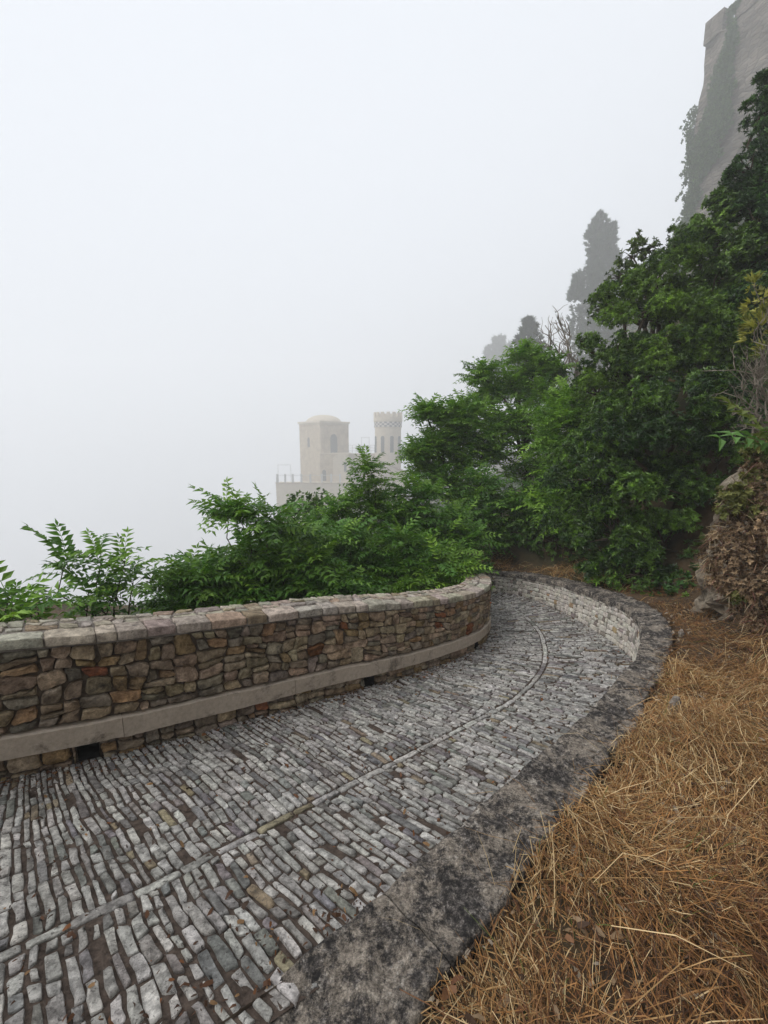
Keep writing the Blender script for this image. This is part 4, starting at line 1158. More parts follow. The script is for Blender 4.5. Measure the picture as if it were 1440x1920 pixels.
def scatter(kind, O, D, U, S, C, rs):
    """Copies of a leaf pattern as raw geometry: origins, directions, up hints, sizes, colours."""
    Vs, Fs, Ts, n = [], [], [], 0
    pick = rs.integers(0, len(TEMPL[kind]), len(O))
    Rm = rot_rows(D, U)
    for k, (v, f, t) in enumerate(TEMPL[kind]):
        w = np.where(pick == k)[0]
        if not len(w):
            continue
        W = np.einsum('vk,nkj->nvj', v, Rm[w]) * S[w][:, None, None] + O[w][:, None]
        Vs.append(W.reshape(-1, 3))
        Fs.append((f[None] + (np.arange(len(w)) * len(v))[:, None, None] + n).reshape(-1, 3))
        Ts.append((C[w][:, None] * t[None, :, None]).reshape(-1, 3))
        n += len(w) * len(v)
    return np.vstack(Vs), np.vstack(Fs), np.vstack(Ts)

def sphere_dirs(n, rs, zmin=-0.6):
    z = rs.uniform(zmin, 1, n); a = rs.uniform(0, 2 * np.pi, n)
    r = np.sqrt(1 - z * z)
    return np.column_stack([r * np.cos(a), r * np.sin(a), z])

def blend(c0, c1, t):
    return np.asarray(c0)[None] * (1 - t)[:, None] + np.asarray(c1)[None] * t[:, None]

def bent(a, b_, n, sag, rs):
    t = np.linspace(0, 1, n)[:, None]
    a, b_ = np.asarray(a, float), np.asarray(b_, float)
    l = np.linalg.norm(b_ - a)
    p = a + (b_ - a) * t
    p[:, 2] += sag * l * np.sin(np.pi * t[:, 0])
    w = rs.normal(0, 0.045 * l, (n, 3)); w[0] = w[-1] = 0
    return p + w

def wood(parent, base, clumps, tips, rs, r0, name='trunk', mat=None, fork=0.45):
    """Trunk, limbs to each clump and twigs to the shoot tips, one branching part."""
    g = Bag()
    base = np.asarray(base, float)
    cen = np.array([c[:3] for c in clumps]); low = cen[:, 2].min()
    head = cen.mean(0) * fork + base * (1 - fork)
    g.add(*tube(bent(base - (0, 0, .25), head, 6, 0.0, rs), np.linspace(r0, r0 * .7, 6), 7))
    for c in cen:
        g.add(*tube(bent(head, c, 6, 0.08, rs), np.linspace(r0 * .55, r0 * .22, 6), 5))
    for c, ts in zip(cen, tips):
        for t in ts:
            g.add(*tube(bent(c, t, 4, 0.06, rs), np.linspace(r0 * .2, r0 * .07, 4), 3))
    return g.make(name, mat or M['bark'], parent, True)

def pinnate_tree(spec, name, cat, group, seed, r0):
    label, base, clumps, ntip, ll, hue = spec
    rs = np.random.default_rng(seed)
    base = np.array(base); base[2] = float(ground_z(base[0], base[1])[0][0])
    t = thing(name, label, cat, tuple(base), group)
    O, D, U, S, tips = [], [], [], [], []
    dark = ntip >= 20
    for (x, y, z, r) in clumps:
        k = max(1, int(ntip * (0.62 if not dark else 0.95)))
        dirs = sphere_dirs(k, rs, -0.25)
        tp = np.array([x, y, z]) + dirs * r * rs.uniform(.35, .9, (k, 1))
        tips.append(tp)
        nl = 6 if dark else (7 if ntip > 5 else 5)
        for q, dr in zip(tp, dirs):
            a0 = rs.uniform(0, 6.28)
            for j in range(nl):
                a = a0 + j * 2.4 + rs.normal(0, .25)
                el = rs.uniform(-0.05, 0.75) if j else 1.1
                d = np.array([math.cos(a) * math.cos(el), math.sin(a) * math.cos(el), math.sin(el)]) + dr * .25
                O.append(q - np.array([0, 0, rs.uniform(0, .16)])); D.append(d); S.append(ll * rs.uniform(.75, 1.3))
                U.append((rs.normal(0, .2), rs.normal(0, .2), 1.0))
    O, D, U, S = map(np.array, (O, D, U, S))
    tt = np.clip(rs.normal(hue, .25, len(O)), 0, 1)
    C = blend((0.07, 0.175, 0.022), (0.28, 0.46, 0.055), tt) * rs.uniform(.8, 1.15, (len(O), 1))
    V, F, T = scatter('pinnate', O, D, U, S, C, rs)
    part('crown', V, F, M['leaf'], t, T)
    wood(t, base, clumps, tips, rs, r0)
    return t

def bushy_tree(label, base, clumps, name, cat, group, seed, r0, kind, size, dens, c0, c1, hue, mat, sparse=1.0, fork=0.45, wood_mat=None, zmin=-0.6, upb=0.5, snap=True, limbs=None):
    rs = np.random.default_rng(seed)
    base = np.array(base, float)
    if snap:
        base[2] = float(ground_z(base[0], base[1])[0][0])
    t = thing(name, label, cat, tuple(base), group)
    O, D, S, H, tips = [], [], [], [], []
    for (x, y, z, r) in clumps:
        k = max(8, int(dens * r * r * sparse))
        dirs = sphere_dirs(k, rs, zmin)
        lump = 1 + 0.20 * value_noise(dirs[:, 0] * 2.6 + x * 3, dirs[:, 1] * 2.6 + dirs[:, 2] * 2 + y, seed % 9) + 0.10 * value_noise(dirs[:, 0] * 6 + x, dirs[:, 2] * 6 + y * 2, 3)
        rad = r * lump * np.where(rs.random(k) < .72, rs.uniform(.88, 1.06, k), rs.uniform(.45, .9, k))
        q = np.array([x, y, z]) + dirs * rad[:, None]
        O.append(q); D.append(dirs + np.array([0, 0, upb]) + rs.normal(0, .3, (k, 3)))
        S.append(size * rs.uniform(.7, 1.25, k)); H.append(np.full(k, rs.normal(0, .12)))
        tips.append(q[:: max(1, k // (6 if sparse >= 1 else 14))][:14])
    O, D, S, H = np.vstack(O), np.vstack(D), np.concatenate(S), np.concatenate(H)
    U = rs.normal(0, .3, (len(O), 3)) + np.array([0, 0, 1.0])
    tt = np.clip(rs.normal(hue + .25, .25, len(O)) + H * 1.6, 0, 1)
    C = blend(c0, c1, tt) * rs.uniform(.75, 1.2, (len(O), 1))
    V, F, T = scatter(kind, O, D, U, S, C, rs)
    part('crown', V, F, mat, t, T)
    if limbs is None:
        wood(t, base, clumps, tips, rs, r0, fork=fork, mat=wood_mat)
    else:
        per = len(clumps) // len(limbs)
        wood(t, base, limbs, [[clumps[i * per + j][:3] for j in range(0, per, 2)] for i in range(len(limbs))], rs, r0, fork=fork, mat=wood_mat)
    return t

for k, spec in enumerate(PINNATE_TREES):
    pinnate_tree(spec, 'feather_leaf_tree', 'tree', 'feather-leaved trees on the slope', 100 + k, 0.07)
for k, spec in enumerate(PINNATE_SHRUBS):
    pinnate_tree(spec, 'sapling', 'sapling', 'feather-leaved saplings behind the parapet', 140 + k, 0.024)
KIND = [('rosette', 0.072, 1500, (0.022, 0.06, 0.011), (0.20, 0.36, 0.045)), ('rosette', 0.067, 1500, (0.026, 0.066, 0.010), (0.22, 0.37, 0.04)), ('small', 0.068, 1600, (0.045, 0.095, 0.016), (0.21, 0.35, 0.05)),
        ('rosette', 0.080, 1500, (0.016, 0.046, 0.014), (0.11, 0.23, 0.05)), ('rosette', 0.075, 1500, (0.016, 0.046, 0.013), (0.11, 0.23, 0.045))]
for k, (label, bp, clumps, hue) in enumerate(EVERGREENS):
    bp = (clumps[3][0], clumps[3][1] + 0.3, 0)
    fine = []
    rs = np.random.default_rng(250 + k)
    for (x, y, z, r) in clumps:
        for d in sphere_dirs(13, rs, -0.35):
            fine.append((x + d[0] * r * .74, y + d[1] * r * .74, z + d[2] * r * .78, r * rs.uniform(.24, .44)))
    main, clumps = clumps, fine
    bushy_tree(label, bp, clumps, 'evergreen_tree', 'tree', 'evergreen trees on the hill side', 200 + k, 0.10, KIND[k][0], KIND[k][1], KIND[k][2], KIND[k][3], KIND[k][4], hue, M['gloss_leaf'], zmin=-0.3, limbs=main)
bushy_tree(LOOSE_TREE[0], LOOSE_TREE[1], LOOSE_TREE[2], 'loose_tree', 'tree', None, 230, 0.06, 'small', 0.085, 620, (0.035, 0.065, 0.018), (0.12, 0.17, 0.04), 0.15, M['leaf'], sparse=0.9)
for k, (label, bp, clumps) in enumerate(ROUND_SHRUB):
    bushy_tree(label, bp, clumps, 'bush', 'bush', 'low bushes', 240 + k, 0.04, 'small', 0.065, 1100, (0.045, 0.11, 0.025), (0.16, 0.27, 0.05), 0.2, M['leaf'])

# conifers that fade into the fog
LAB = ('tall dark cypress with ragged plumes, fading into the fog', 'small layered conifer peeping over the yellowish tree crown', 'faint conifer farthest back beside the small one')
for k, (bp, clumps) in enumerate(CYPRESS):
    rs = np.random.default_rng(300 + k)
    base = np.array(bp, float)
    base[2] = float(ground_z(base[0], base[1])[0][0])
    t = thing('conifer', LAB[k], 'tree', tuple(base), 'conifers in the fog')
    O, D = [], []
    px_m = bp[1] / 800.0
    up_ = (1.0, .35, .6)[k]
    for (x, y, z, hw) in clumps:                   # whorls of pointed, upswept sprays round the stem
        for j in range(13):
            a, q = rs.uniform(0, 6.28), rs.uniform(.15, .95)
            foot = np.array([x + math.cos(a) * q * hw * .8, y + math.sin(a) * q * hw * .8, z + rs.uniform(-.5, .3) * hw])
            tip = foot + unit(np.array([math.cos(a) * q * .6, math.sin(a) * q * .6, up_])) * (hw * rs.uniform(.45, .95) + 4 * px_m)
            m_ = 13
            f = rs.random(m_) ** .8
            wid = hw * .24 * (1 - f) ** .7 * np.minimum(1, f * 3 + .4)
            an = rs.uniform(0, 6.28, m_)
            ring = np.column_stack([np.cos(an), np.sin(an), np.zeros(m_)])
            O.append(foot + (tip - foot) * f[:, None] + ring * (wid * rs.uniform(.3, 1, m_))[:, None])
            D.append(unit(tip - foot)[None] + ring * .6 + rs.normal(0, .28, (m_, 3)))
    O, D = np.vstack(O), np.vstack(D)
    C = blend((0.016, 0.036, 0.016), (0.06, 0.10, 0.035), np.clip(rs.normal(.3, .25, len(O)), 0, 1))
    V, F, T = scatter('tuft', O, D, rs.normal(0, 1, (len(O), 3)), px_m * rs.uniform(5, 13, len(O)), C, rs)
    part('crown', V, F, M['needle'], t, T)
    stem = np.array([base - (0, 0, .4)] + [c[:3] for c in sorted(clumps, key=lambda c: c[2])[::3]])
    g = Bag(); g.add(*tube(stem, np.linspace(.35, .06, len(stem)), 7)); g.make('trunk', M['bark'], t, True)

# bare trees
def bare(label, name, base, tips, seed, r0, mat, cat='tree', subs=5):
    rs = np.random.default_rng(seed)
    base = np.array(base, float)
    t = thing(name, label, cat, tuple(base), 'bare trees')
    g = Bag()
    for k, tip in enumerate(tips):
        p = bent(base, tip, 8, 0.05, rs)
        g.add(*tube(p, np.linspace(r0, r0 * .22, 8), 5))
        L_ = np.linalg.norm(np.array(tip) - base)
        for j in range(subs):
            i = int(rs.integers(2, 7))
            d = unit(p[-1] - p[0] + rs.normal(0, .5, 3) * L_)
            e = p[i] + d * L_ * rs.uniform(.15, .4)
            g.add(*tube(bent(p[i], e, 5, 0.03, rs), np.linspace(r0 * .4, r0 * .12, 5), 4))
            for w in range(2):
                d2 = unit(d + rs.normal(0, .5, 3))
                mid = (p[i] + e) / 2
                g.add(*tube(bent(mid, mid + d2 * L_ * rs.uniform(.08, .2), 4, 0.02, rs), np.linspace(r0 * .25, r0 * .1, 4), 3))
    g.make('branches', mat, t)
    return t
bare('leafless grey tree with upright branches beside the small conifer', 'dead_tree', DEAD_TREES[0][0], DEAD_TREES[0][1], 401, 0.05, M['twig'])
bare('leafless grey tree leaning left in front of the cypress', 'dead_tree', DEAD_TREES[1][0], DEAD_TREES[1][1], 402, 0.045, M['twig'])
bare('bare twiggy bush reaching out from the bank near the picture edge', 'dead_bush', BARE_BUSH[0], BARE_BUSH[1], 403, 0.012, M['twig'], 'bush', 6)

# scrub that nobody could count: the slope, the crag, the ivy
rs = np.random.default_rng(500)
n = 34000
x = rs.uniform(-14, 85, n); y = rs.uniform(4, 130, n)
z, dk, dw = ground_z(x, y)
r = np.hypot(x, y)
keep = ((dk > 0.55) & (y > 4.6) | (dw > 0.8) & (x < 1.0)) & (rs.random(n) < np.clip(2600 / (r ** 2 + 60), 0.30, 1.0))
keep &= ~((dk < 2.2) & (y < 3.8))
x, y, z, r = x[keep], y[keep], z[keep], r[keep]
S = np.clip(0.10 + 0.0085 * r, 0.1, 0.75) * rs.uniform(.7, 1.3, len(x))
lift = np.clip(value_noise(x * 0.35, y * 0.35, 17) + .25, 0, 1) * sstep(14, 40, r) * 3.2 * rs.random(len(x)) ** .6
O = np.column_stack([x, y, z + rs.uniform(0, 1.6, len(x)) * S + lift])
D = rs.normal(0, .5, (len(x), 3)) + np.array([-.3, -.3, 1.0])
tt = np.clip(rs.normal(.3, .25, len(x)), 0, 1)
C = blend((0.03, 0.06, 0.018), (0.11, 0.17, 0.045), tt)
V, F, T = scatter('small', O, D, rs.normal(0, .3, (len(x), 3)) + (0, 0, 1.0), S, C, rs)
scrub = link('undergrowth', mesh_np('undergrowth', V, F, M['leaf'], T)); scrub['kind'] = 'stuff'
scrub['label'] = 'green scrub covering the slope below the fortress'
scrub['category'] = 'undergrowth'
# ivy on the far corner of the fortress
n = 30000
u = rs.uniform(0, 7, n)
zz = rs.uniform(22, 51, n)
u_lo = np.interp(zz, (22, 36, 42, 50), (-1, -.5, 0.9, 2.8)) + .5 * value_noise(zz * 0.5, zz * 0 + 3, 5)
u_hi = np.interp(zz, (22, 28, 36, 42, 50), (1.0, 1.5, 3.0, 3.9, 4.7)) + 1.3 * value_noise(zz * 0.3, u * 0.05, 2) + .6 * value_noise(zz * 0.9, u * 0.3, 4)
dens_ = np.clip(np.minimum(u - u_lo, u_hi - u) / 1.0, 0, 1) * np.clip(0.85 + 0.5 * value_noise(u * 0.6, zz * 0.4, 6), 0.15, 1)
k_ = rs.random(n) < dens_
u, zz = u[k_], zz[k_]
thick = 0.1 + np.abs(rs.normal(0, .15, len(u))) * (1 + 0.8 * value_noise(u * .5, zz * .4, 8))
xy = A[None] + dv[None] * u[:, None] + nv[None] * (0.2 + np.maximum(0, 34 - zz) * 0.10 + thick)[:, None]
edge_ = (rs.random(len(u)) < .30) & (zz < 43)
far_out = np.abs(rs.normal(0, .6, (edge_.sum(), 1))) * (1 + .8 * value_noise(zz[edge_] * .9, zz[edge_] * 0, 3))[:, None]
xy[edge_] = (A[None] + nv[None] * rs.uniform(-2.0, .9, (edge_.sum(), 1)) - dv[None] * far_out * .7)
D = np.column_stack([np.full(len(u), nv[0]), np.full(len(u), nv[1]), np.full(len(u), -.4)]) + rs.normal(0, .4, (len(u), 3))
C = blend((0.022, 0.06, 0.014), (0.09, 0.17, 0.035), np.clip(rs.normal(.35, .25, len(u)), 0, 1))
V, F, T = scatter('small', np.column_stack([xy, zz]), D, rs.normal(0, .3, (len(u), 3)) + (0, 0, 1.0), rs.uniform(.16, .32, len(u)), C, rs)
ivy = thing('ivy', 'ivy hanging down the corner of the fortress wall', 'ivy', (float(A[0]), float(A[1]), 24.0))
part('foliage', V, F, M['leaf'], ivy, T)
ivy.location = (62.2, 96.0, 37.3); ivy.scale = (1.6, 1.6, 1.6)

# ------------------------------------------------------------------ the bank: outcrop, dry shrub, sprig
rs = np.random.default_rng(600)
oc = np.array(OUTCROP)
ang = np.linspace(0, 2 * np.pi, 56, endpoint=False); zs = np.linspace(-0.25, 1.55, 34)
V = []
for z in zs:
    cx, cy = 4.22 + 0.05 * z, 4.33
    for a in ang:
        rr = 0.62 + 0.10 * math.sin(2.6 * z + 1.0) - 0.25 * max(0, z - 1.0) ** 2
        d = np.array([math.cos(a), math.sin(a)])
        nz_ = 0.20 * value_noise(np.array([d[0] * 2.4 + 4]), np.array([z * 2.6 + d[1] * 2]), 3)[0] + 0.14 * value_noise(np.array([d[0] * 7 + 4]), np.array([z * 8 + d[1] * 6]), 5)[0]
        V.append((cx + d[0] * (rr + nz_), cy + d[1] * (rr + nz_) * 0.95, z))
na = len(ang)
F = [(i * na + k, i * na + (k + 1) % na, (i + 1) * na + (k + 1) % na, (i + 1) * na + k) for i in range(len(zs) - 1) for k in range(na)]
V.append((4.32, 4.4, 1.70)); F += [((len(zs) - 1) * na + k, (len(zs) - 1) * na + (k + 1) % na, len(V) - 1) for k in range(na)]
out_m = rock_mat('earth_rock', (0.45, 0.4, 0.34), (1.2, 1.15, 1.05), 4, (7.0, 0.5, 0.66, (0.045, 0.035, 0.025)), bdist=0.05)
rock = part('rock_outcrop', V, F, out_m, None, np.tile((0.36, 0.32, 0.27), (len(V), 1)), False)
tag(rock, 'earthy rock outcrop overgrown with dry plants beside the dry grass', 'rock')
t = bushy_tree('brown withered shrub hanging over the rock outcrop', (3.6, 4.1, 1.0), [tuple(c) for c in DRYSHRUB], 'withered_shrub', 'shrub', None, 610, 0.010, 'small', 0.034, 5600,
               (0.085, 0.052, 0.03), (0.52, 0.37, 0.23), 0.12, M['dry'], wood_mat=M['twig'], snap=False)
cl = np.array(DRYSHRUB); m_ = 1900
ci = rs.integers(0, len(cl), m_); dd = sphere_dirs(m_, rs, -.5)
O = cl[ci, :3] + dd * cl[ci, 3][:, None] * rs.uniform(.6, 1.1, (m_, 1))
side_ = dd + rs.normal(0, .7, (m_, 3)) + (-.3, -.3, -.35)
n_len = rs.uniform(.04, .16, m_)
def strip_geo():
    Dn = unit(side_); sd = unit(np.cross(Dn, rs.normal(0, 1, (m_, 3)))); w_ = rs.uniform(.0012, .003, m_)[:, None]
    sag = np.array([0, 0, -.25])[None] * n_len[:, None]
    Vq = np.stack([O + sd * w_, O - sd * w_, O + Dn * n_len[:, None] * .5 + sd * w_, O + Dn * n_len[:, None] * .5 - sd * w_, O + Dn * n_len[:, None] + sag + sd * w_ * .4, O + Dn * n_len[:, None] + sag - sd * w_ * .4], 1)
    Fq = (np.array([(0, 1, 3, 2), (2, 3, 5, 4)])[None] + (np.arange(m_) * 6)[:, None, None]).reshape(-1, 4)
    pc = np.array([(0.42, 0.30, 0.18), (0.28, 0.16, 0.10), (0.24, 0.10, 0.085), (0.52, 0.42, 0.28), (0.14, 0.08, 0.05)])
    return Vq.reshape(-1, 3), Fq, np.repeat(pc[rs.integers(0, 5, m_)], 6, axis=0)
Vq, Fq, Tq = strip_geo()
part('dry_stalks', Vq, Fq, M['dry'], t, Tq)
t = bushy_tree('olive green small-leaved shrub on top of the rock outcrop', (3.75, 4.2, 1.2), [tuple(c) for c in clump_olive], 'olive_shrub', 'shrub', None, 611, 0.012, 'small', 0.042, 4200,
               (0.06, 0.075, 0.02), (0.26, 0.26, 0.08), 0.2, M['leaf'], wood_mat=M['twig'], snap=False)
t = bushy_tree('yellowing thin-leaved shrub at the picture edge above the bare twigs', (4.6, 5.4, 2.0), [tuple(c) for c in YELLOW], 'yellowing_shrub', 'shrub', None, 612, 0.015, 'tuft', 0.13, 1100,
               (0.14, 0.16, 0.04), (0.42, 0.40, 0.09), 0.25, M['leaf'], wood_mat=M['twig'], snap=False)
sp = thing('leaf_sprig', 'feathery green shoot with reddish tips reaching in from the picture edge', 'sprig', SPRIG[0])
O, D, U, S, C = [], [], [], [], []
b0 = np.array(SPRIG[0]) + (0.15, 0.1, -.15)
for tip, cc in ((SPRIG[2], (0.16, 0.20, 0.05)), (SPRIG[3], (0.12, 0.25, 0.06)), (np.array(SPRIG[1]) + (0.1, -.2, -.12), (0.09, 0.2, 0.05)), (np.array(SPRIG[1]) + (.12, 0.1, -.25), (0.10, 0.19, 0.05))):
    O.append(b0 + (0, 0, .05)); d = np.array(tip) - b0; D.append(d + (0, 0, .1)); S.append(np.linalg.norm(d) * 1.05); U.append((0, -.5, 1)); C.append(cc)
V, F, T = scatter('pinnate', np.array(O), np.array(D), np.array(U, float), np.array(S), np.array(C), rs)
part('leaves', V, F, M['leaf'], sp, T)
g = Bag(); g.add(*tube(bent(b0 + (.5, .4, -.8), b0 + (0, 0, .1), 6, 0.05, rs), np.linspace(.014, .007, 6), 5)); g.make('stem', M['bark'], sp)

# ------------------------------------------------------------------ dry mown grass
def strips(O, D, Lh, W, bend, C, rs):
    """Bent straws: three cross-sections each."""
    n = len(O)
    D = unit(D)
    side = unit(np.cross(D, rs.normal(0, .35, (n, 3)) + np.array([0, 0, 1.0])))
    upv = np.cross(side, D)
    V = np.empty((n, 6, 3))
    for k, (t, wf) in enumerate(((-.5, .8), (0, 1.0), (.5, .35))):
        c = O + D * (Lh * t)[:, None] + upv * (bend * (0.25 - t * t) * Lh)[:, None]
        V[:, 2 * k] = c + side * (W * wf / 2)[:, None]
        V[:, 2 * k + 1] = c - side * (W * wf / 2)[:, None]
    F0 = np.array([(0, 1, 3, 2), (2, 3, 5, 4)])
    F = (F0[None] + (np.arange(n) * 6)[:, None, None]).reshape(-1, 4)
    return V.reshape(-1, 3), F, np.repeat(C, 6, axis=0)

rs = np.random.default_rng(700)
def bank_points(n, box):
    x = rs.uniform(box[0], box[1], n); y = rs.uniform(box[2], box[3], n)
    z, dk, dw = ground_z(x, y)
    return x, y, z, dk
pal = np.array([(0.31, 0.16, 0.062), (0.43, 0.265, 0.115), (0.17, 0.078, 0.034), (0.66, 0.49, 0.27), (0.07, 0.037, 0.02), (0.38, 0.19, 0.068)])
layers = []
for (cnt, box, lmin, lmax, wmin, wmax) in ((95000, (-0.4, 3.2, 0.2, 3.2), .03, .13, .0018, .0042), (36000, (0.8, 5.0, 1.6, 5.6), .05, .18, .002, .004),
                                          (14000, (-0.4, 3.4, 0.2, 3.6), .14, .40, .0018, .0036), (26000, (0.8, 4.8, 5.2, 11.5), .10, .30, .004, .008)):
    x, y, z, dk = bank_points(cnt, box)
    cover = value_noise(x * 1.7, y * 1.7, 21) + 0.7 * value_noise(x * 4.3, y * 4.3, 22)
    k_ = (dk > -0.015) & ((dk < 2.2) | (y < 4.2))
    k_ &= ~((dk < 0.07) & (rs.random(cnt) < .4))
    k_ &= rs.random(cnt) < np.clip(0.75 + 1.0 * cover, 0.10, 1)
    k_ &= ~((y > 5.2) & (dk > 0.75 + 0.35 * value_noise(x, y, 2)))
    x, y, z, cover = x[k_], y[k_], z[k_], cover[k_]
    n = len(x)
    clump_n = value_noise(x * 2.6, y * 2.6, 12)
    heap = np.clip(0.5 + 0.8 * value_noise(x * 3.1, y * 3.1, 31) + 0.4 * cover, 0.05, 1.6)
    dirn = value_noise(x * 1.3, y * 1.3, 13) * 2.8 + rs.normal(0, .65, n) + np.where(rs.random(n) < .25, rs.uniform(-1.6, 1.6, n), 0)
    el = rs.normal(0.08, 0.22, n)
    D = np.column_stack([np.cos(dirn) * np.cos(el), np.sin(dirn) * np.cos(el), np.sin(el)])
    Lh = rs.uniform(lmin, lmax, n)
    O = np.column_stack([x, y, z + 0.004 + rs.uniform(0, 1, n) ** 1.5 * 0.085 * heap + np.abs(np.sin(el)) * Lh * .4])
    red = sstep(-.1, .5, value_noise(x * 1.1 + 7, y * 1.1, 41))
    pr = rs.random(n)
    cum0 = np.cumsum([.22, .26, .13, .20, .07, .12]); cum1 = np.cumsum([.20, .08, .32, .05, .22, .13])
    cum = cum0[None] * (1 - red)[:, None] + cum1[None] * red[:, None]
    ci = (pr[:, None] > cum).sum(1).clip(0, 5)
    C = pal[ci] * (1 + .2 * clump_n[:, None]) * rs.uniform(.75, 1.2, (n, 1))
    green = rs.random(n) < 0.012 * (1 + cover)
    C[green] = (0.10, 0.13, 0.03)
    layers.append(strips(O, D, Lh, rs.uniform(wmin, wmax, n), rs.normal(.12, .75, n), C, rs))
# rooted tufts along the coping and here and there
n_t = 130
tx, ty, tz, tdk = bank_points(n_t, (-0.2, 4.2, 0.5, 4.6))
ok = (tdk > 0.0) & (tdk < 1.6)
for qx, qy, qz in zip(tx[ok], ty[ok], tz[ok]):
    m_ = int(rs.integers(8, 26))
    a = rs.uniform(0, 6.28, m_); e = rs.uniform(.5, 1.35, m_)
    Lh = rs.uniform(.07, .24, m_)
    D = np.column_stack([np.cos(a) * np.cos(e), np.sin(a) * np.cos(e), np.sin(e)])
    O = np.array([qx, qy, qz]) + rs.normal(0, .025, (m_, 3)) * (1, 1, 0) + D * (Lh * .48)[:, None]
    C = pal[rs.choice([0, 1, 3, 5], m_)] * rs.uniform(.8, 1.15, (m_, 1))
    layers.append(strips(O, D, Lh, rs.uniform(.0014, .003, m_), rs.normal(.25, .3, m_), C, rs))
# stray stalks blown across the coping
x, y, z, dk = bank_points(2600, (-0.6, 2.4, 0.6, 3.4))
k_ = (dk < 0.02) & (dk > -0.42) & (rs.random(2600) < np.clip(.5 + dk, .06, .5) * .35)
x, y = x[k_], y[k_]; n = len(x)
a = rs.normal(2.2, .7, n)
D = np.column_stack([np.cos(a), np.sin(a), rs.normal(.05, .12, n)])
Lh = rs.uniform(.05, .30, n)
layers.append(strips(np.column_stack([x, y, kerb_z(x, y) + .022 + np.abs(D[:, 2]) * Lh * .5]), D, Lh, rs.uniform(.0014, .0026, n), rs.normal(.1, .3, n), pal[rs.choice([1, 3, 0], n)], rs))
# broken leaves and chaff lying in the bare spots
x, y, z, dk = bank_points(9000, (-0.3, 4.2, 0.3, 5.0))
k_ = (dk > 0.0) & (dk < 2.4)
x, y, z = x[k_], y[k_], z[k_]; n = len(x)
a = rs.uniform(0, 6.28, n)
D = np.column_stack([np.cos(a), np.sin(a), rs.normal(0, .3, n)])
Lh = rs.uniform(.012, .05, n)
pl = np.array([(0.16, 0.07, 0.035), (0.24, 0.12, 0.06), (0.32, 0.22, 0.13), (0.09, 0.05, 0.03), (0.38, 0.32, 0.25)])
layers.append(strips(np.column_stack([x, y, z + rs.uniform(.004, .05, n)]), D, Lh, Lh * rs.uniform(.25, .6, n), rs.normal(.3, .5, n), pl[rs.choice(5, n)] * rs.uniform(.7, 1.1, (n, 1)), rs))
V, F, T, nn = [], [], [], 0
for v, f, t_ in layers:
    V.append(v); F.append(f + nn); T.append(t_); nn += len(v)
dry = link('dry_grass', mesh_np('dry_grass', np.vstack(V), np.vstack(F), M['dry'], np.vstack(T))); dry['kind'] = 'stuff'
dry['label'] = 'golden brown mown grass strewn over the bank'; dry['category'] = 'dry grass'

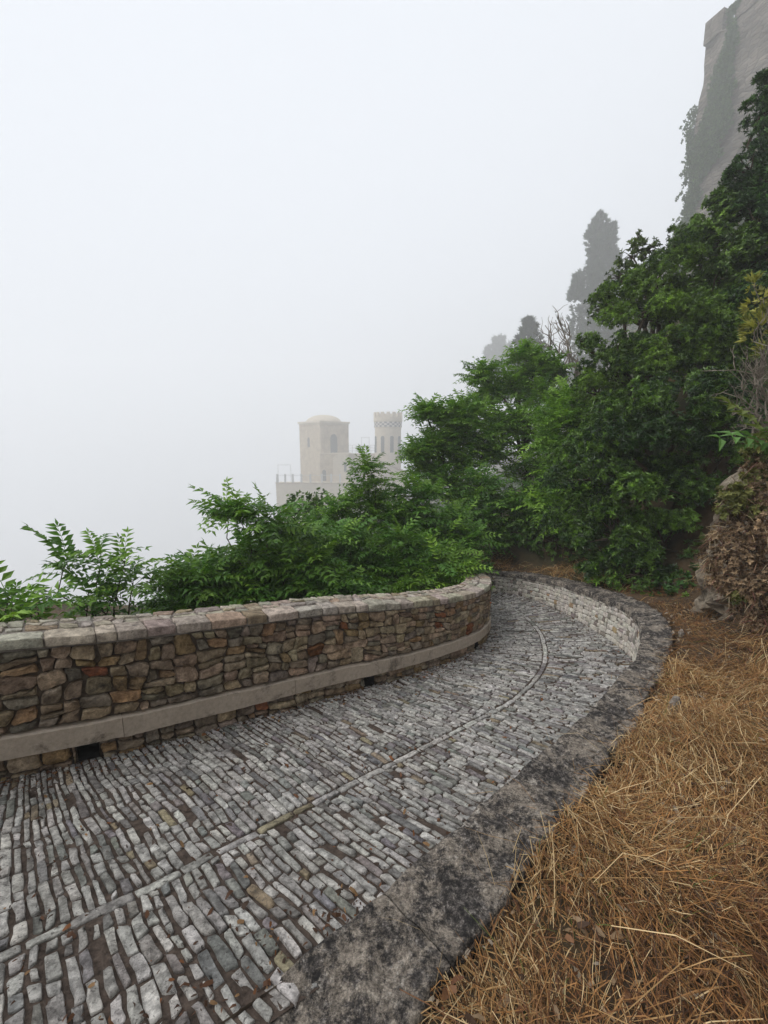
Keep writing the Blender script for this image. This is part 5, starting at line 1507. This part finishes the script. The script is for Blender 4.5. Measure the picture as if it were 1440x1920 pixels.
# loose stones in the grass
for k, (px_, py_, sz, lab) in enumerate(((1.93, 2.59, .085, 'upright pale stone standing in the dry grass near the coping'), (1.59, 2.02, .03, 'small white pebble in the dry grass nearer the camera'),
                                         (2.83, 3.83, .05, 'pale stone on the outer edge of the coping at the bend'))):
    zq = float(ground_z(px_, py_)[0][0])
    rr = np.random.default_rng(800 + k)
    V, F = [], []
    nl_, na_ = 5, 6
    for i in range(nl_):
        t_ = i / (nl_ - 1)
        w = sz * (0.62 * math.sin(math.pi * (0.12 + 0.8 * t_)) ** .6) * rr.uniform(.85, 1.1)
        for j in range(na_):
            a = 2 * math.pi * j / na_
            V.append((px_ + math.cos(a) * w * rr.uniform(.8, 1.1), py_ + math.sin(a) * w * .7 * rr.uniform(.8, 1.1), zq - .01 + sz * 1.7 * t_))
    for i in range(nl_ - 1):
        for j in range(na_):
            F.append((i * na_ + j, i * na_ + (j + 1) % na_, (i + 1) * na_ + (j + 1) % na_, (i + 1) * na_ + j))
    F.append(tuple((nl_ - 1) * na_ + j for j in range(na_)))
    o = part('loose_stone', V, F, M['cap_stone'], None, np.tile((0.42, 0.38, 0.34), (len(V), 1)))
    tag(o, lab, 'stone')

# fallen leaves and dirt on the ramp, thicker along the walls
n = 7600
s_ = rs.uniform(S0, S1, n)
a_ = np.interp(s_, ss, ww[:, 0]); c_ = np.interp(s_, ss, ww[:, 1])
pick = rs.random(n)
u_ = np.where(pick < .42, a_ - np.abs(rs.normal(0, .14, n)), np.where(pick < .72, -c_ + np.abs(rs.normal(0, .12, n)), rs.uniform(-1, 1, n) * np.where(rs.random(n) < .5, a_, c_)))
P3 = path_world(np.column_stack([s_, np.clip(u_, -c_ + .01, a_ - .01), rs.uniform(.006, .022, n)]))
Lh = np.where(rs.random(n) < .8, rs.uniform(.008, .022, n), rs.uniform(.02, .045, n))
dirn = rs.uniform(0, 6.28, n)
D = np.column_stack([np.cos(dirn), np.sin(dirn), rs.normal(-.1, .2, n)])
pal2 = np.array([(0.11, 0.05, 0.025), (0.07, 0.035, 0.02), (0.20, 0.08, 0.03), (0.05, 0.03, 0.02), (0.26, 0.15, 0.07)])
C = pal2[rs.choice(5, n, p=[.3, .3, .12, .2, .08])] * rs.uniform(.7, 1.2, (n, 1))
V, F, T = strips(P3, D, Lh, Lh * rs.uniform(.25, .6, n), rs.normal(.3, .4, n), C, rs)
lit = link('leaf_litter', mesh_np('leaf_litter', V, F, M['dry'], T)); lit['kind'] = 'stuff'
lit['label'] = 'brown fallen leaf bits scattered on the ramp'; lit['category'] = 'leaf litter'
# ------------------------------------------------------------------ the cloud that lies on the hill
hb = Bag()
hb.box((-430, -140, -173), (410, 520, 98))
m = bpy.data.materials.new('hill_fog')
m.use_nodes = True
N, L = m.node_tree.nodes, m.node_tree.links
N.remove(N['Principled BSDF'])
pv = N.new('ShaderNodeVolumePrincipled')
pv.inputs['Color'].default_value = (0.985, 0.991, 1.0, 1)
pv.inputs['Density'].default_value = 0.0032
pv.inputs['Anisotropy'].default_value = 0.0
L.new(pv.outputs[0], N['Material Output'].inputs['Volume'])
haze = hb.make('haze', m)
haze['kind'] = 'stuff'
